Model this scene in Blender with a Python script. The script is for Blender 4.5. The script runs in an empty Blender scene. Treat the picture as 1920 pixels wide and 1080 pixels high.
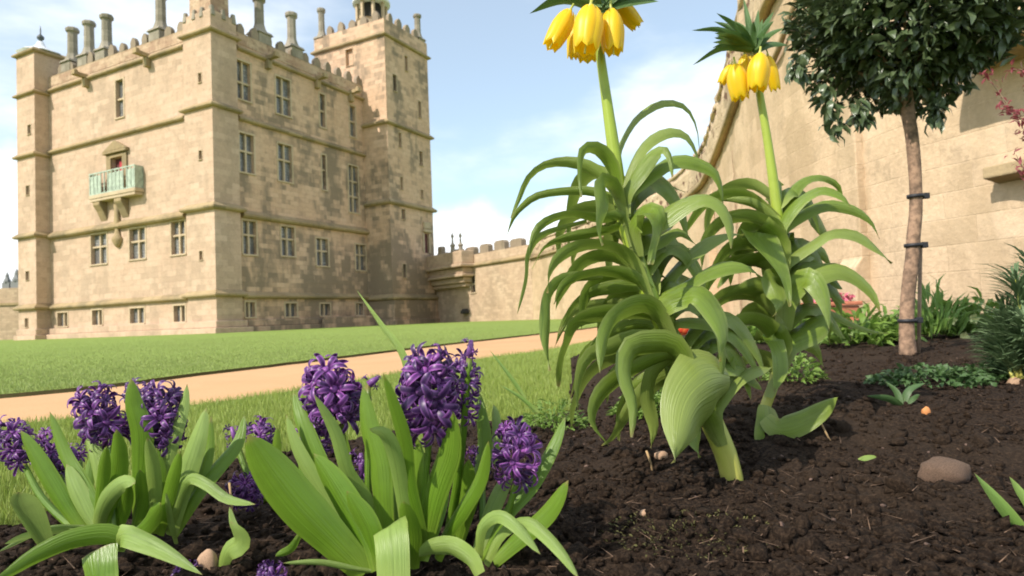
import bpy, bmesh, math, random
import numpy as np
from mathutils import Vector, Matrix
random.seed(7); rng = np.random.default_rng(7)
PI = math.pi
# ------------------------------------------------------------------ camera
S = bpy.context.scene
COL = S.collection
FPX = 1247.0; CAMH = .36
_roll = math.atan(.0403); _pitch = math.atan((615-.0403*553-540)*math.cos(_roll)/FPX)
_F = Vector((0, math.cos(_pitch), math.sin(_pitch))); _R0 = Vector((1, 0, 0)); _U0 = _R0.cross(_F)
_R = _R0*math.cos(_roll)-_U0*math.sin(_roll); _U = _U0*math.cos(_roll)+_R0*math.sin(_roll)
CAMO = Vector((0, 0, CAMH))
cd = bpy.data.cameras.new('camera'); cam = bpy.data.objects.new('camera', cd); COL.objects.link(cam); S.camera = cam
M = Matrix((( _R.x, _U.x, -_F.x, 0), (_R.y, _U.y, -_F.y, 0), (_R.z, _U.z, -_F.z, CAMH), (0, 0, 0, 1)))
cam.matrix_world = M
cd.sensor_width = 36; cd.lens = FPX/1920*36; cd.clip_start = .02; cd.clip_end = 3000
cd.dof.use_dof = True; cd.dof.focus_distance = 1.15; cd.dof.aperture_fstop = 9
# ------------------------------------------------------------------ light
SUN_H = Vector((-.74, -.67, 0)).normalized(); SUN_EL = math.radians(43)
sdir = Vector((SUN_H.x*math.cos(SUN_EL), SUN_H.y*math.cos(SUN_EL), math.sin(SUN_EL)))
sl = bpy.data.lights.new('sun', 'SUN'); sl.energy = 4.0; sl.angle = math.radians(.5); sl.color = (1, .92, .82)
so = bpy.data.objects.new('sun', sl); COL.objects.link(so); so.rotation_euler = sdir.to_track_quat('Z', 'Y').to_euler(); so.location = (0, 0, 60)
W = bpy.data.worlds.new('World'); S.world = W; W.use_nodes = True
nt = W.node_tree; nt.nodes.clear()
def N(t, typ, **kw):
    n = t.nodes.new(typ)
    for k, v in kw.items(): setattr(n, k, v)
    return n
sky = N(nt, 'ShaderNodeTexSky', sky_type='NISHITA', sun_disc=False)
sky.sun_elevation = SUN_EL; sky.sun_rotation = math.atan2(SUN_H.x, SUN_H.y); sky.air_density = 1; sky.dust_density = 1.0; sky.ozone_density = 1.5
tc = N(nt, 'ShaderNodeTexCoord')
mp = N(nt, 'ShaderNodeMapping'); mp.inputs['Scale'].default_value = (1, 1, 2.6); mp.inputs['Location'].default_value = (3.3, 6.1, 8.8)
nz = N(nt, 'ShaderNodeTexNoise'); nz.inputs['Scale'].default_value = 2.1; nz.inputs['Detail'].default_value = 7; nz.inputs['Roughness'].default_value = .52
cr = N(nt, 'ShaderNodeMapRange'); cr.interpolation_type = 'SMOOTHSTEP'
cr.inputs['From Min'].default_value = .45; cr.inputs['From Max'].default_value = .72
sp = N(nt, 'ShaderNodeSeparateXYZ')
hz = N(nt, 'ShaderNodeMapRange'); hz.interpolation_type = 'SMOOTHSTEP'
hz.inputs['From Min'].default_value = -.01; hz.inputs['From Max'].default_value = .06; hz.inputs['To Min'].default_value = 1; hz.inputs['To Max'].default_value = 0
mul = N(nt, 'ShaderNodeMath', operation='MAXIMUM')
mm = N(nt, 'ShaderNodeMapRange'); mm.inputs['To Min'].default_value = .23; mm.inputs['To Max'].default_value = .97
bg1 = N(nt, 'ShaderNodeBackground'); bg1.inputs['Strength'].default_value = .15
bg2 = N(nt, 'ShaderNodeBackground'); bg2.inputs['Color'].default_value = (.95, .98, 1, 1); bg2.inputs['Strength'].default_value = 1.05
ms = N(nt, 'ShaderNodeMixShader'); wo = N(nt, 'ShaderNodeOutputWorld')
L = nt.links.new
L(tc.outputs['Generated'], mp.inputs['Vector']); L(mp.outputs[0], nz.inputs['Vector']); L(nz.outputs['Fac'], cr.inputs['Value'])
nz2 = N(nt, 'ShaderNodeTexNoise'); nz2.inputs['Scale'].default_value = 5.5; nz2.inputs['Detail'].default_value = 6; nz2.inputs['Roughness'].default_value = .5
zz = N(nt, 'ShaderNodeMath', operation='MULTIPLY_ADD'); zz.inputs[1].default_value = -.30
L(tc.outputs['Generated'], sp.inputs[0]); L(tc.outputs['Generated'], nz2.inputs['Vector']); L(nz2.outputs['Fac'], zz.inputs[0]); L(sp.outputs['Z'], zz.inputs[2]); L(zz.outputs[0], hz.inputs['Value'])
L(cr.outputs[0], mul.inputs[0]); L(hz.outputs[0], mul.inputs[1]); L(mul.outputs[0], mm.inputs['Value'])
tint = N(nt, 'ShaderNodeMix', data_type='RGBA', blend_type='MULTIPLY'); tint.inputs[0].default_value = 1; tint.inputs[7].default_value = (.97, 1.07, 1.0, 1)
L(sky.outputs[0], tint.inputs[6]); L(tint.outputs[2], bg1.inputs['Color']); L(bg1.outputs[0], ms.inputs[1]); L(bg2.outputs[0], ms.inputs[2]); L(mm.outputs[0], ms.inputs[0]); L(ms.outputs[0], wo.inputs[0])
vs = S.view_settings; vs.view_transform = 'Standard'; vs.look = 'None'; vs.gamma = 1; vs.exposure = .5
S.cycles.max_bounces = 6; S.cycles.diffuse_bounces = 4; S.cycles.transparent_max_bounces = 8; S.cycles.caustics_reflective = False
S.cycles.caustics_refractive = False; S.cycles.filter_width = 1.8

# ------------------------------------------------------------------ measuring helpers
def ray(px, py): return _F*FPX+_R*(px-960)-_U*(py-540)
def at(px, py, Y):
    d = ray(px, py); return CAMO+d*(Y/d.y)
def hit(px, py, n, p0):
    d = ray(px, py); return CAMO+d*((p0-CAMO).dot(n)/d.dot(n))
_a = math.radians(27.3)
dR = Vector((math.sin(_a), math.cos(_a), 0)); dL = Vector((-math.cos(_a), math.sin(_a), 0))
CC = at(407, 625, 45.); CC.z = 0
def RW(px, py, off=0.):
    p = hit(px, py, dL, CC+dL*off); return (p-CC).dot(dR), p.z
def LW(px, py, off=0.):
    p = hit(px, py, dR, CC+dR*off); return (p-CC).dot(dL), p.z

# ------------------------------------------------------------------ materials
def newmat(name):
    m = bpy.data.materials.new(name); m.use_nodes = True
    t = m.node_tree; b = t.nodes['Principled BSDF']; return m, t, b
def ramp(t, fac, stops):
    r = t.nodes.new('ShaderNodeValToRGB'); e = r.color_ramp.elements
    while len(e) < len(stops): e.new(.5)
    for i, (p, c) in enumerate(stops): e[i].position = p; e[i].color = (*c, 1) if len(c) == 3 else c
    t.links.new(fac, r.inputs[0]); return r.outputs[0]
def noise(t, vec, scale, detail=5, rough=.55, dist=0):
    n = t.nodes.new('ShaderNodeTexNoise'); n.inputs['Scale'].default_value = scale; n.inputs['Detail'].default_value = detail
    n.inputs['Roughness'].default_value = rough; n.inputs['Distortion'].default_value = dist
    if vec is not None: t.links.new(vec, n.inputs['Vector'])
    return n.outputs['Fac']
def mix(t, fac, a, b, mode='MIX'):
    n = t.nodes.new('ShaderNodeMix'); n.data_type = 'RGBA'; n.blend_type = mode
    for s, v in ((0, fac), (6, a), (7, b)):
        if hasattr(v, 'node'): t.links.new(v, n.inputs[s])
        elif isinstance(v, (int, float)): n.inputs[s].default_value = v
        else: n.inputs[s].default_value = (*v, 1)
    return n.outputs[2]
def mrange(t, v, a, b, c=0., d=1., smooth=True):
    n = t.nodes.new('ShaderNodeMapRange')
    if smooth: n.interpolation_type = 'SMOOTHSTEP'
    for k, x in zip(('From Min', 'From Max', 'To Min', 'To Max'), (a, b, c, d)): n.inputs[k].default_value = x
    t.links.new(v, n.inputs['Value']); return n.outputs[0]
def bump(t, b, h, strength, dist=.01):
    n = t.nodes.new('ShaderNodeBump'); n.inputs['Strength'].default_value = strength; n.inputs['Distance'].default_value = dist
    t.links.new(h, n.inputs['Height']); t.links.new(n.outputs[0], b.inputs['Normal']); return n
def mathn(t, op, a, b=None):
    n = t.nodes.new('ShaderNodeMath'); n.operation = op
    for i, v in enumerate((a, b)):
        if v is None: continue
        if hasattr(v, 'node'): t.links.new(v, n.inputs[i])
        else: n.inputs[i].default_value = v
    return n.outputs[0]
def coord(t, which='Object'):
    return t.nodes.new('ShaderNodeTexCoord').outputs[which]
def geo_pos(t): return t.nodes.new('ShaderNodeNewGeometry').outputs['Position']

def stone(name, c1, c2, c3, weather=0., bw=.9, bh=.38, spots=0., mortar=.35, wcol=(.13, .115, .075), bscale=1., bvar=1., low=0.):
    m, t, b = newmat(name); uv = coord(t, 'UV'); P = geo_pos(t)
    br = t.nodes.new('ShaderNodeTexBrick'); br.inputs['Scale'].default_value = 1
    br.inputs['Brick Width'].default_value = bw; br.inputs['Row Height'].default_value = bh; br.inputs['Mortar Size'].default_value = .012*bscale
    br.inputs['Mortar Smooth'].default_value = .6; br.inputs['Color1'].default_value = (0, 0, 0, 1); br.inputs['Color2'].default_value = (1, 1, 1, 1)
    br.inputs['Mortar'].default_value = (.5, .5, .5, 1); br.inputs['Bias'].default_value = 0
    t.links.new(uv, br.inputs['Vector'])
    big = noise(t, P, .35, 6, .6); mid = noise(t, P, 2.2, 6, .65); fine = noise(t, P, 14, 5, .7)
    c = ramp(t, big, [(.3, c1), (.55, c2), (.75, c3)])
    c = mix(t, mrange(t, br.outputs['Color'], .1, 1, 0, .36*bvar, False), c, tuple(x*.86 for x in c1)); c = mix(t, mrange(t, br.outputs['Color'], .0, .35, .28*bvar, 0, False), c, tuple(min(1, x*1.08) for x in c3))
    c = mix(t, mrange(t, mid, .45, .72, 0, .6), c, tuple(x*.62 for x in c2))
    c = mix(t, mrange(t, fine, .4, .7, 0, .55), c, tuple(min(1, x*1.25) for x in c2))
    c = mix(t, mathn(t, 'MULTIPLY', br.outputs['Fac'], mortar), c, tuple(x*.45 for x in c2))
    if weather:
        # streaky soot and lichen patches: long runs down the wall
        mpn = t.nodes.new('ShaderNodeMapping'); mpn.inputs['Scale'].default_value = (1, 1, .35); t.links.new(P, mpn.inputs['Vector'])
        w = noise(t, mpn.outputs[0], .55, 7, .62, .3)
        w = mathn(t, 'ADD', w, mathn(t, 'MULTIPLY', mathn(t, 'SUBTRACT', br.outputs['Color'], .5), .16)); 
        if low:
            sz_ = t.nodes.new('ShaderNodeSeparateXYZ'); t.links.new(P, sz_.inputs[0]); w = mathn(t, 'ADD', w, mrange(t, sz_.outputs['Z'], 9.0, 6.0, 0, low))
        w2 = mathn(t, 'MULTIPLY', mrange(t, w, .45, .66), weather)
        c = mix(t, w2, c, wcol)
    if spots:
        s = noise(t, P, 3.2, 3, .5); c = mix(t, mrange(t, s, .56, .63, 0, spots), c, (.12, .06, .04))
    t.links.new(c, b.inputs['Base Color']); b.inputs['Roughness'].default_value = .92; b.inputs['Specular IOR Level'].default_value = .2
    h = mathn(t, 'ADD', mathn(t, 'MULTIPLY', br.outputs['Fac'], -min(.6, mortar*2.5)), mathn(t, 'ADD', mathn(t, 'MULTIPLY', mid, .8), mathn(t, 'MULTIPLY', fine, .5)))
    bump(t, b, h, .55, .05*bscale); return m
ST_A = (.47, .325, .225); ST_B = (.53, .382, .27); ST_C = (.565, .42, .315)
M_STONE = stone('sandstone_ashlar', ST_A, ST_B, ST_C, .22, bw=1.0, bh=.42, mortar=.16)
M_WEATH_LIFT = stone('weathered_fill_lifted_sandstone', (.53, .345, .22), (.58, .395, .265), (.61, .44, .315), .85, bw=.8, bh=.36, mortar=.28, wcol=(.21, .165, .115), low=.09)  # stains are weathering; base tones lifted and warmed to paint in bounced fill light
M_STRING = stone('lichened_moulding', (.30, .21, .11), (.36, .27, .15), (.42, .32, .20), .5, bw=1.4, bh=2, mortar=.2)
M_PARA = stone('reddish_parapet_stone', (.46, .30, .20), (.50, .37, .25), (.52, .41, .29), .45, bw=.6, bh=.3, spots=.35, wcol=(.22, .11, .07))
M_MERL = stone('lichened_merlon_stone', (.22, .17, .12), (.28, .22, .16), (.36, .29, .2), .6, bw=2, bh=2, mortar=0)
M_CHIM = stone('grey_chimney_stone', (.26, .23, .18), (.32, .28, .22), (.36, .32, .26), .4, bw=2, bh=.5, mortar=.2)
M_CURT = stone('curtain_wall_stone', (.44, .31, .21), (.50, .365, .25), (.53, .41, .29), .25, bw=.55, bh=.25, mortar=.25)
M_GARDEN = stone('garden_wall_stone', (.48, .345, .22), (.55, .41, .27), (.60, .47, .335), .65, bw=.85, bh=.36, mortar=.045, wcol=(.38, .28, .17), bscale=1.1, bvar=.25)
M_GPARA = stone('rubble_parapet_stone', (.48, .35, .22), (.55, .42, .28), (.6, .48, .34), .3, bw=.4, bh=.2, spots=.9, mortar=.3)
def plain(name, col, rough=.7, var=.25, scale=20, metal=0., spec=.5, bs=0.):
    m, t, b = newmat(name); P = coord(t, 'Object'); f = noise(t, P, scale, 5, .6)
    c = mix(t, mrange(t, f, .3, .7), tuple(x*(1-var) for x in col), tuple(min(1, x*(1+var)) for x in col))
    t.links.new(c, b.inputs['Base Color']); b.inputs['Roughness'].default_value = rough; b.inputs['Metallic'].default_value = metal
    b.inputs['Specular IOR Level'].default_value = spec
    if bs: bump(t, b, f, bs, .01)
    return m
M_LEAD = plain('pale_lead', (.62, .64, .66), .45, .12, 2)
M_DARKROOF = plain('roof_lead', (.2, .2, .2), .6)
M_FINIAL = plain('dark_iron', (.06, .07, .07), .5)
M_RED = plain('red_curtain', (.42, .035, .05), .8, .3, 6)
M_DRED = plain('dark_red_door', (.10, .02, .02), .6)
M_RAIL = plain('pale_green_paint', (.36, .42, .33), .6, .25, 3)
M_DARK = plain('dark_opening', (.03, .027, .022), .9)
def glass():
    m, t, b = newmat('leaded_glass'); uv = coord(t, 'UV'); P = geo_pos(t)
    br = t.nodes.new('ShaderNodeTexBrick'); br.offset = 0; br.inputs['Scale'].default_value = 1; br.inputs['Brick Width'].default_value = .17
    br.inputs['Row Height'].default_value = .22; br.inputs['Mortar Size'].default_value = .016; t.links.new(uv, br.inputs['Vector'])
    br.inputs['Color1'].default_value = (.20, .20, .20, 1); br.inputs['Color2'].default_value = (.34, .34, .33, 1); br.inputs['Mortar'].default_value = (.07, .07, .065, 1)  # pane greys raised so the colour carries some of the glass reflection
    f = noise(t, P, .9, 3); c = mix(t, mrange(t, f, .35, .65), br.outputs['Color'], (.13, .125, .12))
    t.links.new(c, b.inputs['Base Color']); b.inputs['Roughness'].default_value = .12
    bump(t, b, noise(t, P, 3.5, 3), .25, .05); return m
M_GLASS = glass()
def leafmat(name, base, tip, pale, gloss=.38, transl=.25, stripe=60., vein=.25, under=None, palefac=.5):
    m, t, b = newmat(name); uv = coord(t, 'UV'); P = coord(t, 'Object')
    sx = t.nodes.new('ShaderNodeSeparateXYZ'); t.links.new(uv, sx.inputs[0])
    st = t.nodes.new('ShaderNodeCombineXYZ'); t.links.new(mathn(t, 'MULTIPLY', sx.outputs['X'], stripe), st.inputs[0]); t.links.new(mathn(t, 'MULTIPLY', sx.outputs['Y'], 1.2), st.inputs[1])
    veins = noise(t, st.outputs[0], 1, 2, .5); blot = noise(t, P, 16, 4, .6)
    c = ramp(t, sx.outputs['Y'], [(0, pale), (.28, base), (1, tip)])
    c = mix(t, mrange(t, veins, .3, .7, 0, vein), c, tuple(x*1.7 for x in base))
    c = mix(t, mrange(t, blot, .45, .75, 0, .5), c, tuple(x*.62 for x in base))
    ed = mathn(t, 'ABSOLUTE', mathn(t, 'SUBTRACT', sx.outputs['X'], .5)); c = mix(t, mrange(t, ed, .34, .5, 0, .45), c, tuple(min(1, .8*x+.25*y) for x, y in zip(pale, base))); c = mix(t, mrange(t, ed, 0, .07, .3, 0), c, tuple(x*.6 for x in base))
    oi = t.nodes.new('ShaderNodeObjectInfo')
    c = mix(t, mrange(t, oi.outputs['Random'], .25, 1, 0, palefac, False), c, tuple(min(1, .5*x+.6*y) for x, y in zip(pale, base)))
    c = mix(t, mrange(t, mathn(t, 'ADD', sx.outputs['Y'], mathn(t, 'MULTIPLY', blot, .12)), 1.0, 1.07, 0, .8), c, (.30, .22, .08))
    t.links.new(c, b.inputs['Base Color']); b.inputs['Roughness'].default_value = gloss; b.inputs['Specular IOR Level'].default_value = .5
    bump(t, b, veins, .5, .004)
    tr = t.nodes.new('ShaderNodeBsdfTranslucent'); t.links.new(mix(t, .5, c, tuple(min(1, x*1.5) for x in tip)), tr.inputs['Color'])
    mx = t.nodes.new('ShaderNodeMixShader'); mx.inputs[0].default_value = transl
    o = t.nodes['Material Output']; t.links.new(b.outputs[0], mx.inputs[1]); t.links.new(tr.outputs[0], mx.inputs[2]); t.links.new(mx.outputs[0], o.inputs['Surface'])
    return m
M_CIL = leafmat('crown_imperial_leaf', (.14, .21, .022), (.185, .255, .042), (.36, .40, .14), .31, .3, 36, vein=.6, palefac=.7)  # strong pale mix paints glossy highlights into the leaf colour, besides its glaucous bloom
M_CIT = leafmat('crown_tuft_leaf', (.06, .13, .03), (.08, .15, .04), (.12, .2, .05), .4, .2)
M_CIS = leafmat('crown_imperial_stem', (.27, .36, .03), (.30, .38, .045), (.52, .46, .12), .42, .05, 8, .12)
M_HYL = leafmat('hyacinth_leaf', (.105, .205, .013), (.145, .245, .025), (.24, .34, .04), .36, .34, 18, .35, palefac=.4)
M_HYB = leafmat('pale_hyacinth_leaf', (.20, .30, .06), (.26, .36, .10), (.28, .36, .07), .4, .25, 40, .3)
M_IRIS = leafmat('iris_leaf', (.16, .28, .05), (.2, .32, .09), (.3, .38, .1), .4, .3, 30)
M_BAY = leafmat('bay_leaf', (.06, .09, .036), (.115, .145, .075), (.085, .11, .05), .28, .08, 6, .2, palefac=.2)
M_LOWL = leafmat('fresh_low_leaf', (.15, .25, .04), (.19, .3, .06), (.2, .28, .06), .45, .3, 10)
M_GERL = leafmat('dark_low_leaf', (.06, .12, .035), (.08, .15, .05), (.08, .13, .04), .45, .2, 10)
M_SPUR = leafmat('spurge_leaf', (.11, .18, .08), (.17, .24, .12), (.16, .2, .08), .5, .2, 10)
M_MOSS = leafmat('olive_moss', (.09, .085, .02), (.12, .11, .03), (.1, .08, .03), .7, .15, 6)
M_REDL = leafmat('purple_red_leaf', (.28, .05, .07), (.34, .10, .10), (.3, .08, .08), .45, .3, 10)
def petal(name, dark, light, transl, stripe=3):
    m, t, b = newmat(name); uv = coord(t, 'UV'); sx = t.nodes.new('ShaderNodeSeparateXYZ'); t.links.new(uv, sx.inputs[0])
    d = mathn(t, 'ABSOLUTE', mathn(t, 'SUBTRACT', sx.outputs['X'], .5)); e = mrange(t, d, .12, .5)
    c = mix(t, e, dark, light); c = mix(t, mrange(t, noise(t, coord(t, 'Object'), 60, 3), .4, .7, 0, .5), c, dark)
    t.links.new(c, b.inputs['Base Color']); b.inputs['Roughness'].default_value = .42; b.inputs['Sheen Weight'].default_value = .1
    hs = t.nodes.new('ShaderNodeHueSaturation'); oi = t.nodes.new('ShaderNodeObjectInfo'); t.links.new(mrange(t, oi.outputs['Random'], 0, 1, .6, 1.5, False), hs.inputs['Value']); t.links.new(mrange(t, oi.outputs['Random'], .3, 1, .485, .52, False), hs.inputs['Hue']); t.links.new(c, hs.inputs['Color'])
    if stripe == 4: c = hs.outputs[0]; t.links.new(c, b.inputs['Base Color'])
    tr = t.nodes.new('ShaderNodeBsdfTranslucent'); t.links.new(c, tr.inputs['Color'])
    mx = t.nodes.new('ShaderNodeMixShader'); mx.inputs[0].default_value = transl; o = t.nodes['Material Output']
    t.links.new(b.outputs[0], mx.inputs[1]); t.links.new(tr.outputs[0], mx.inputs[2]); t.links.new(mx.outputs[0], o.inputs['Surface']); return m
M_HYF = petal('purple_hyacinth_petal', (.055, .010, .095), (.26, .085, .33), .2, 4)
M_BELL = petal('yellow_bell_petal', (.92, .62, .008), (.95, .76, .02), .42)
M_PIST = plain('pale_pistil', (.6, .6, .25), .6)
M_TULIP = petal('red_tulip_petal', (.7, .08, .03), (.8, .2, .06), .3)
M_BARK = plain('bay_bark', (.24, .15, .095), .85, .5, 28, bs=.6)
M_TIE = plain('black_rubber_tie', (.02, .02, .024), .6)
M_TERRA = plain('terracotta', (.50, .17, .09), .8, .25, 8)
M_ROCK = plain('brown_stone', (.17, .105, .068), .9, .45, 22, bs=.8)
M_PALEROCK = plain('pale_pebble', (.38, .24, .15), .85, .4, 30)
M_ORANGE = plain('orange_pebble', (.55, .22, .07), .7, .35, 60)
M_TWIG = plain('dry_straw', (.38, .25, .12), .8, .3, 40)
M_VINE = plain('bare_vine_bark', (.30, .21, .14), .9, .3, 12)
M_PINK = plain('pink_petal', (.6, .12, .18), .6, .3, 40)
# ------------------------------------------------------------------ mesh helpers
def tag(o, label=None, cat=None, group=None, kind=None):
    if label: o['label'] = label
    if cat: o['category'] = cat
    if group: o['group'] = group
    if kind: o['kind'] = kind
    return o
def empty(name, loc=(0, 0, 0), rz=0.):
    o = bpy.data.objects.new(name, None); COL.objects.link(o); o.location = loc; o.rotation_euler = (0, 0, rz); o.empty_display_size = .1; return o
def copy(o, parent=None, loc=None, rz=None):
    c = o.copy(); COL.objects.link(c); c.parent = parent
    if loc is not None: c.location = loc
    if rz is not None: c.rotation_euler = (0, 0, rz)
    for ch in list(o.children): copy(ch, c)
    return c
class MB:
    def __init__(s): s.v = []; s.f = []; s.uv = {}
    def vert(s, p): s.v.append(tuple(p)); return len(s.v)-1
    def face(s, idx, uv=None):
        s.f.append(tuple(idx))
        if uv: s.uv[len(s.f)-1] = uv
    def quad(s, a, b, c, d): s.face([s.vert(p) for p in (a, b, c, d)])
    def box(s, x0, x1, y0, y1, z0, z1, tx=0., ty=0.):
        i = len(s.v)
        for z, k in ((z0, 0), (z1, 1)):
            for x, y in ((x0+k*tx, y0+k*ty), (x1-k*tx, y0+k*ty), (x1-k*tx, y1-k*ty), (x0+k*tx, y1-k*ty)): s.v.append((x, y, z))
        for q in ((0, 3, 2, 1), (4, 5, 6, 7), (0, 1, 5, 4), (1, 2, 6, 5), (2, 3, 7, 6), (3, 0, 4, 7)): s.f.append(tuple(i+k for k in q))
        return s
    def extrude(s, poly, a, b, fn):
        """poly of (p,q); fn(p,q,t) -> xyz for t in (a,b)"""
        n = len(poly); i = len(s.v)
        for t in (a, b):
            for p, q in poly: s.v.append(tuple(fn(p, q, t)))
        for k in range(n): s.f.append((i+k, i+(k+1) % n, i+n+(k+1) % n, i+n+k))
        s.f.append(tuple(i+k for k in range(n))[::-1]); s.f.append(tuple(i+n+k for k in range(n))); return s
    def lathe(s, prof, c=(0, 0), n=16, rot=0.):
        i = len(s.v)
        for r, z in prof:
            for k in range(n):
                a = 2*PI*k/n+rot; s.v.append((c[0]+r*math.cos(a), c[1]+r*math.sin(a), z))
        for j in range(len(prof)-1):
            for k in range(n): s.f.append((i+j*n+k, i+j*n+(k+1) % n, i+(j+1)*n+(k+1) % n, i+(j+1)*n+k))
        s.f.append(tuple(i+k for k in range(n))[::-1]); e = i+(len(prof)-1)*n; s.f.append(tuple(e+k for k in range(n))); return s
    def tube(s, pts, rad, n=10, uvs=True):
        pts = [Vector(p) for p in pts]; i = len(s.v); m = len(pts); up = Vector((.3, .9, .2)); Ls = 0
        for j, p in enumerate(pts):
            t = (pts[min(j+1, m-1)]-pts[max(j-1, 0)]).normalized(); a = t.cross(up).normalized(); b = t.cross(a)
            r = rad[j] if hasattr(rad, '__len__') else rad
            for k in range(n):
                th = 2*PI*k/n; s.v.append(tuple(p+a*(r*math.cos(th))+b*(r*math.sin(th))))
        for j in range(m-1):
            for k in range(n):
                s.face((i+j*n+k, i+j*n+(k+1) % n, i+(j+1)*n+(k+1) % n, i+(j+1)*n+k),
                       [(k/n, j/(m-1)), ((k+1)/n, j/(m-1)), ((k+1)/n, (j+1)/(m-1)), (k/n, (j+1)/(m-1))] if uvs else None)
        s.f.append(tuple(i+k for k in range(n))[::-1]); s.f.append(tuple(i+(m-1)*n+k for k in range(n))); return s
    def build(s, name, mat, parent=None, smooth=False, loc=None, recalc=True, bevel=0.):
        me = bpy.data.meshes.new(name); me.from_pydata(s.v, [], s.f); me.update()
        if recalc or bevel:
            bm = bmesh.new(); bm.from_mesh(me)
            if recalc: bmesh.ops.recalc_face_normals(bm, faces=bm.faces)
            bm.to_mesh(me); bm.free()
        ul = me.uv_layers.new(name='UVMap'); ud = ul.data
        for pi, p in enumerate(me.polygons):
            p.use_smooth = smooth
            given = s.uv.get(pi)
            nx, ny, nz = (abs(c) for c in p.normal)
            for k, li in enumerate(p.loop_indices):
                if given and not recalc: ud[li].uv = given[k]; continue
                x, y, z = me.vertices[me.loops[li].vertex_index].co
                ud[li].uv = (x, y) if nz > nx and nz > ny else ((y, z) if nx > ny else (x, z))
        me.materials.append(mat); o = bpy.data.objects.new(name, me); COL.objects.link(o)
        if parent: o.parent = parent
        if loc is not None: o.location = loc
        if bevel:
            bv = o.modifiers.new('bevel', 'BEVEL'); bv.width = bevel; bv.segments = 2; bv.limit_method = 'ANGLE'
        return o
def big_mesh(name, verts, faces, mat, k, uv=None, smooth=False, parent=None):
    """faces: (n,k) int array"""
    me = bpy.data.meshes.new(name); nv = len(verts); nf = len(faces)
    me.vertices.add(nv); me.vertices.foreach_set('co', np.asarray(verts, np.float32).ravel())
    me.loops.add(nf*k); me.loops.foreach_set('vertex_index', np.asarray(faces, np.int32).ravel())
    me.polygons.add(nf); me.polygons.foreach_set('loop_start', np.arange(nf, dtype=np.int32)*k); me.polygons.foreach_set('loop_total', np.full(nf, k, np.int32))
    if smooth: me.polygons.foreach_set('use_smooth', np.ones(nf, bool))
    me.update(calc_edges=True)
    if uv is not None:
        ul = me.uv_layers.new(name='UVMap'); ul.data.foreach_set('uv', np.asarray(uv, np.float32)[np.asarray(faces).ravel()].ravel())
    me.materials.append(mat); o = bpy.data.objects.new(name, me); COL.objects.link(o)
    if parent: o.parent = parent
    return o
def spline(pts, n):
    """Catmull-Rom through pts (sequences of floats)"""
    P = np.array(pts, float); m = len(P)
    if m == 2: return P[0]+(P[1]-P[0])*np.linspace(0, 1, n)[:, None]
    seg = np.concatenate([[0], np.cumsum(np.linalg.norm(np.diff(P[:, :3] if P.shape[1] > 2 else P, axis=0), axis=1)**.5)]); seg /= seg[-1]
    A = np.vstack([2*P[0]-P[1], P, 2*P[-1]-P[-2]]); out = []
    for t in np.linspace(0, 1, n):
        i = min(max(np.searchsorted(seg, t, 'right')-1, 0), m-2); u = (t-seg[i])/(seg[i+1]-seg[i]+1e-9)
        p0, p1, p2, p3 = A[i], A[i+1], A[i+2], A[i+3]
        out.append(.5*((2*p1)+(-p0+p2)*u+(2*p0-5*p1+4*p2-p3)*u*u+(-p0+3*p1-3*p2+p3)*u**3))
    return np.array(out)

# ------------------------------------------------------------------ castle
castle = empty('castle', CC, PI/2-_a)
tag(castle, 'square sandstone castle with corner turrets, chimneys and a taller tower, standing beyond the lawn', 'castle')
def fr(side, c):
    return (lambda u, d, z: (u, c+d, z)) if side == 'R' else (lambda u, d, z: (c+d, u, z))
def holed(mb, side, c, u0, u1, z0, z1, holes, depth=.38):
    f = fr(side, c)
    us = sorted({u0, u1, *[h[0] for h in holes], *[h[1] for h in holes]}); zs = sorted({z0, z1, *[h[2] for h in holes], *[h[3] for h in holes]})
    us = [u for u in us if u0 <= u <= u1]; zs = [z for z in zs if z0 <= z <= z1]
    for a, b in zip(us, us[1:]):
        for p, q in zip(zs, zs[1:]):
            cu, cz = (a+b)/2, (p+q)/2
            if any(h[0] < cu < h[1] and h[2] < cz < h[3] for h in holes): continue
            mb.quad(f(a, 0, p), f(b, 0, p), f(b, 0, q), f(a, 0, q))
    for a, b, p, q in holes:
        mb.quad(f(a, 0, p), f(a, depth, p), f(a, depth, q), f(a, 0, q)); mb.quad(f(b, 0, p), f(b, 0, q), f(b, depth, q), f(b, depth, p))
        mb.quad(f(a, 0, p), f(b, 0, p), f(b, depth, p), f(a, depth, p)); mb.quad(f(a, 0, q), f(a, depth, q), f(b, depth, q), f(b, 0, q))
def fbox(mb, side, c, u0, u1, d0, d1, z0, z1):
    f = fr(side, c); a = f(u0, d0, z0); b = f(u1, d1, z1)
    mb.box(min(a[0], b[0]), max(a[0], b[0]), min(a[1], b[1]), max(a[1], b[1]), z0, z1)
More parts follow.
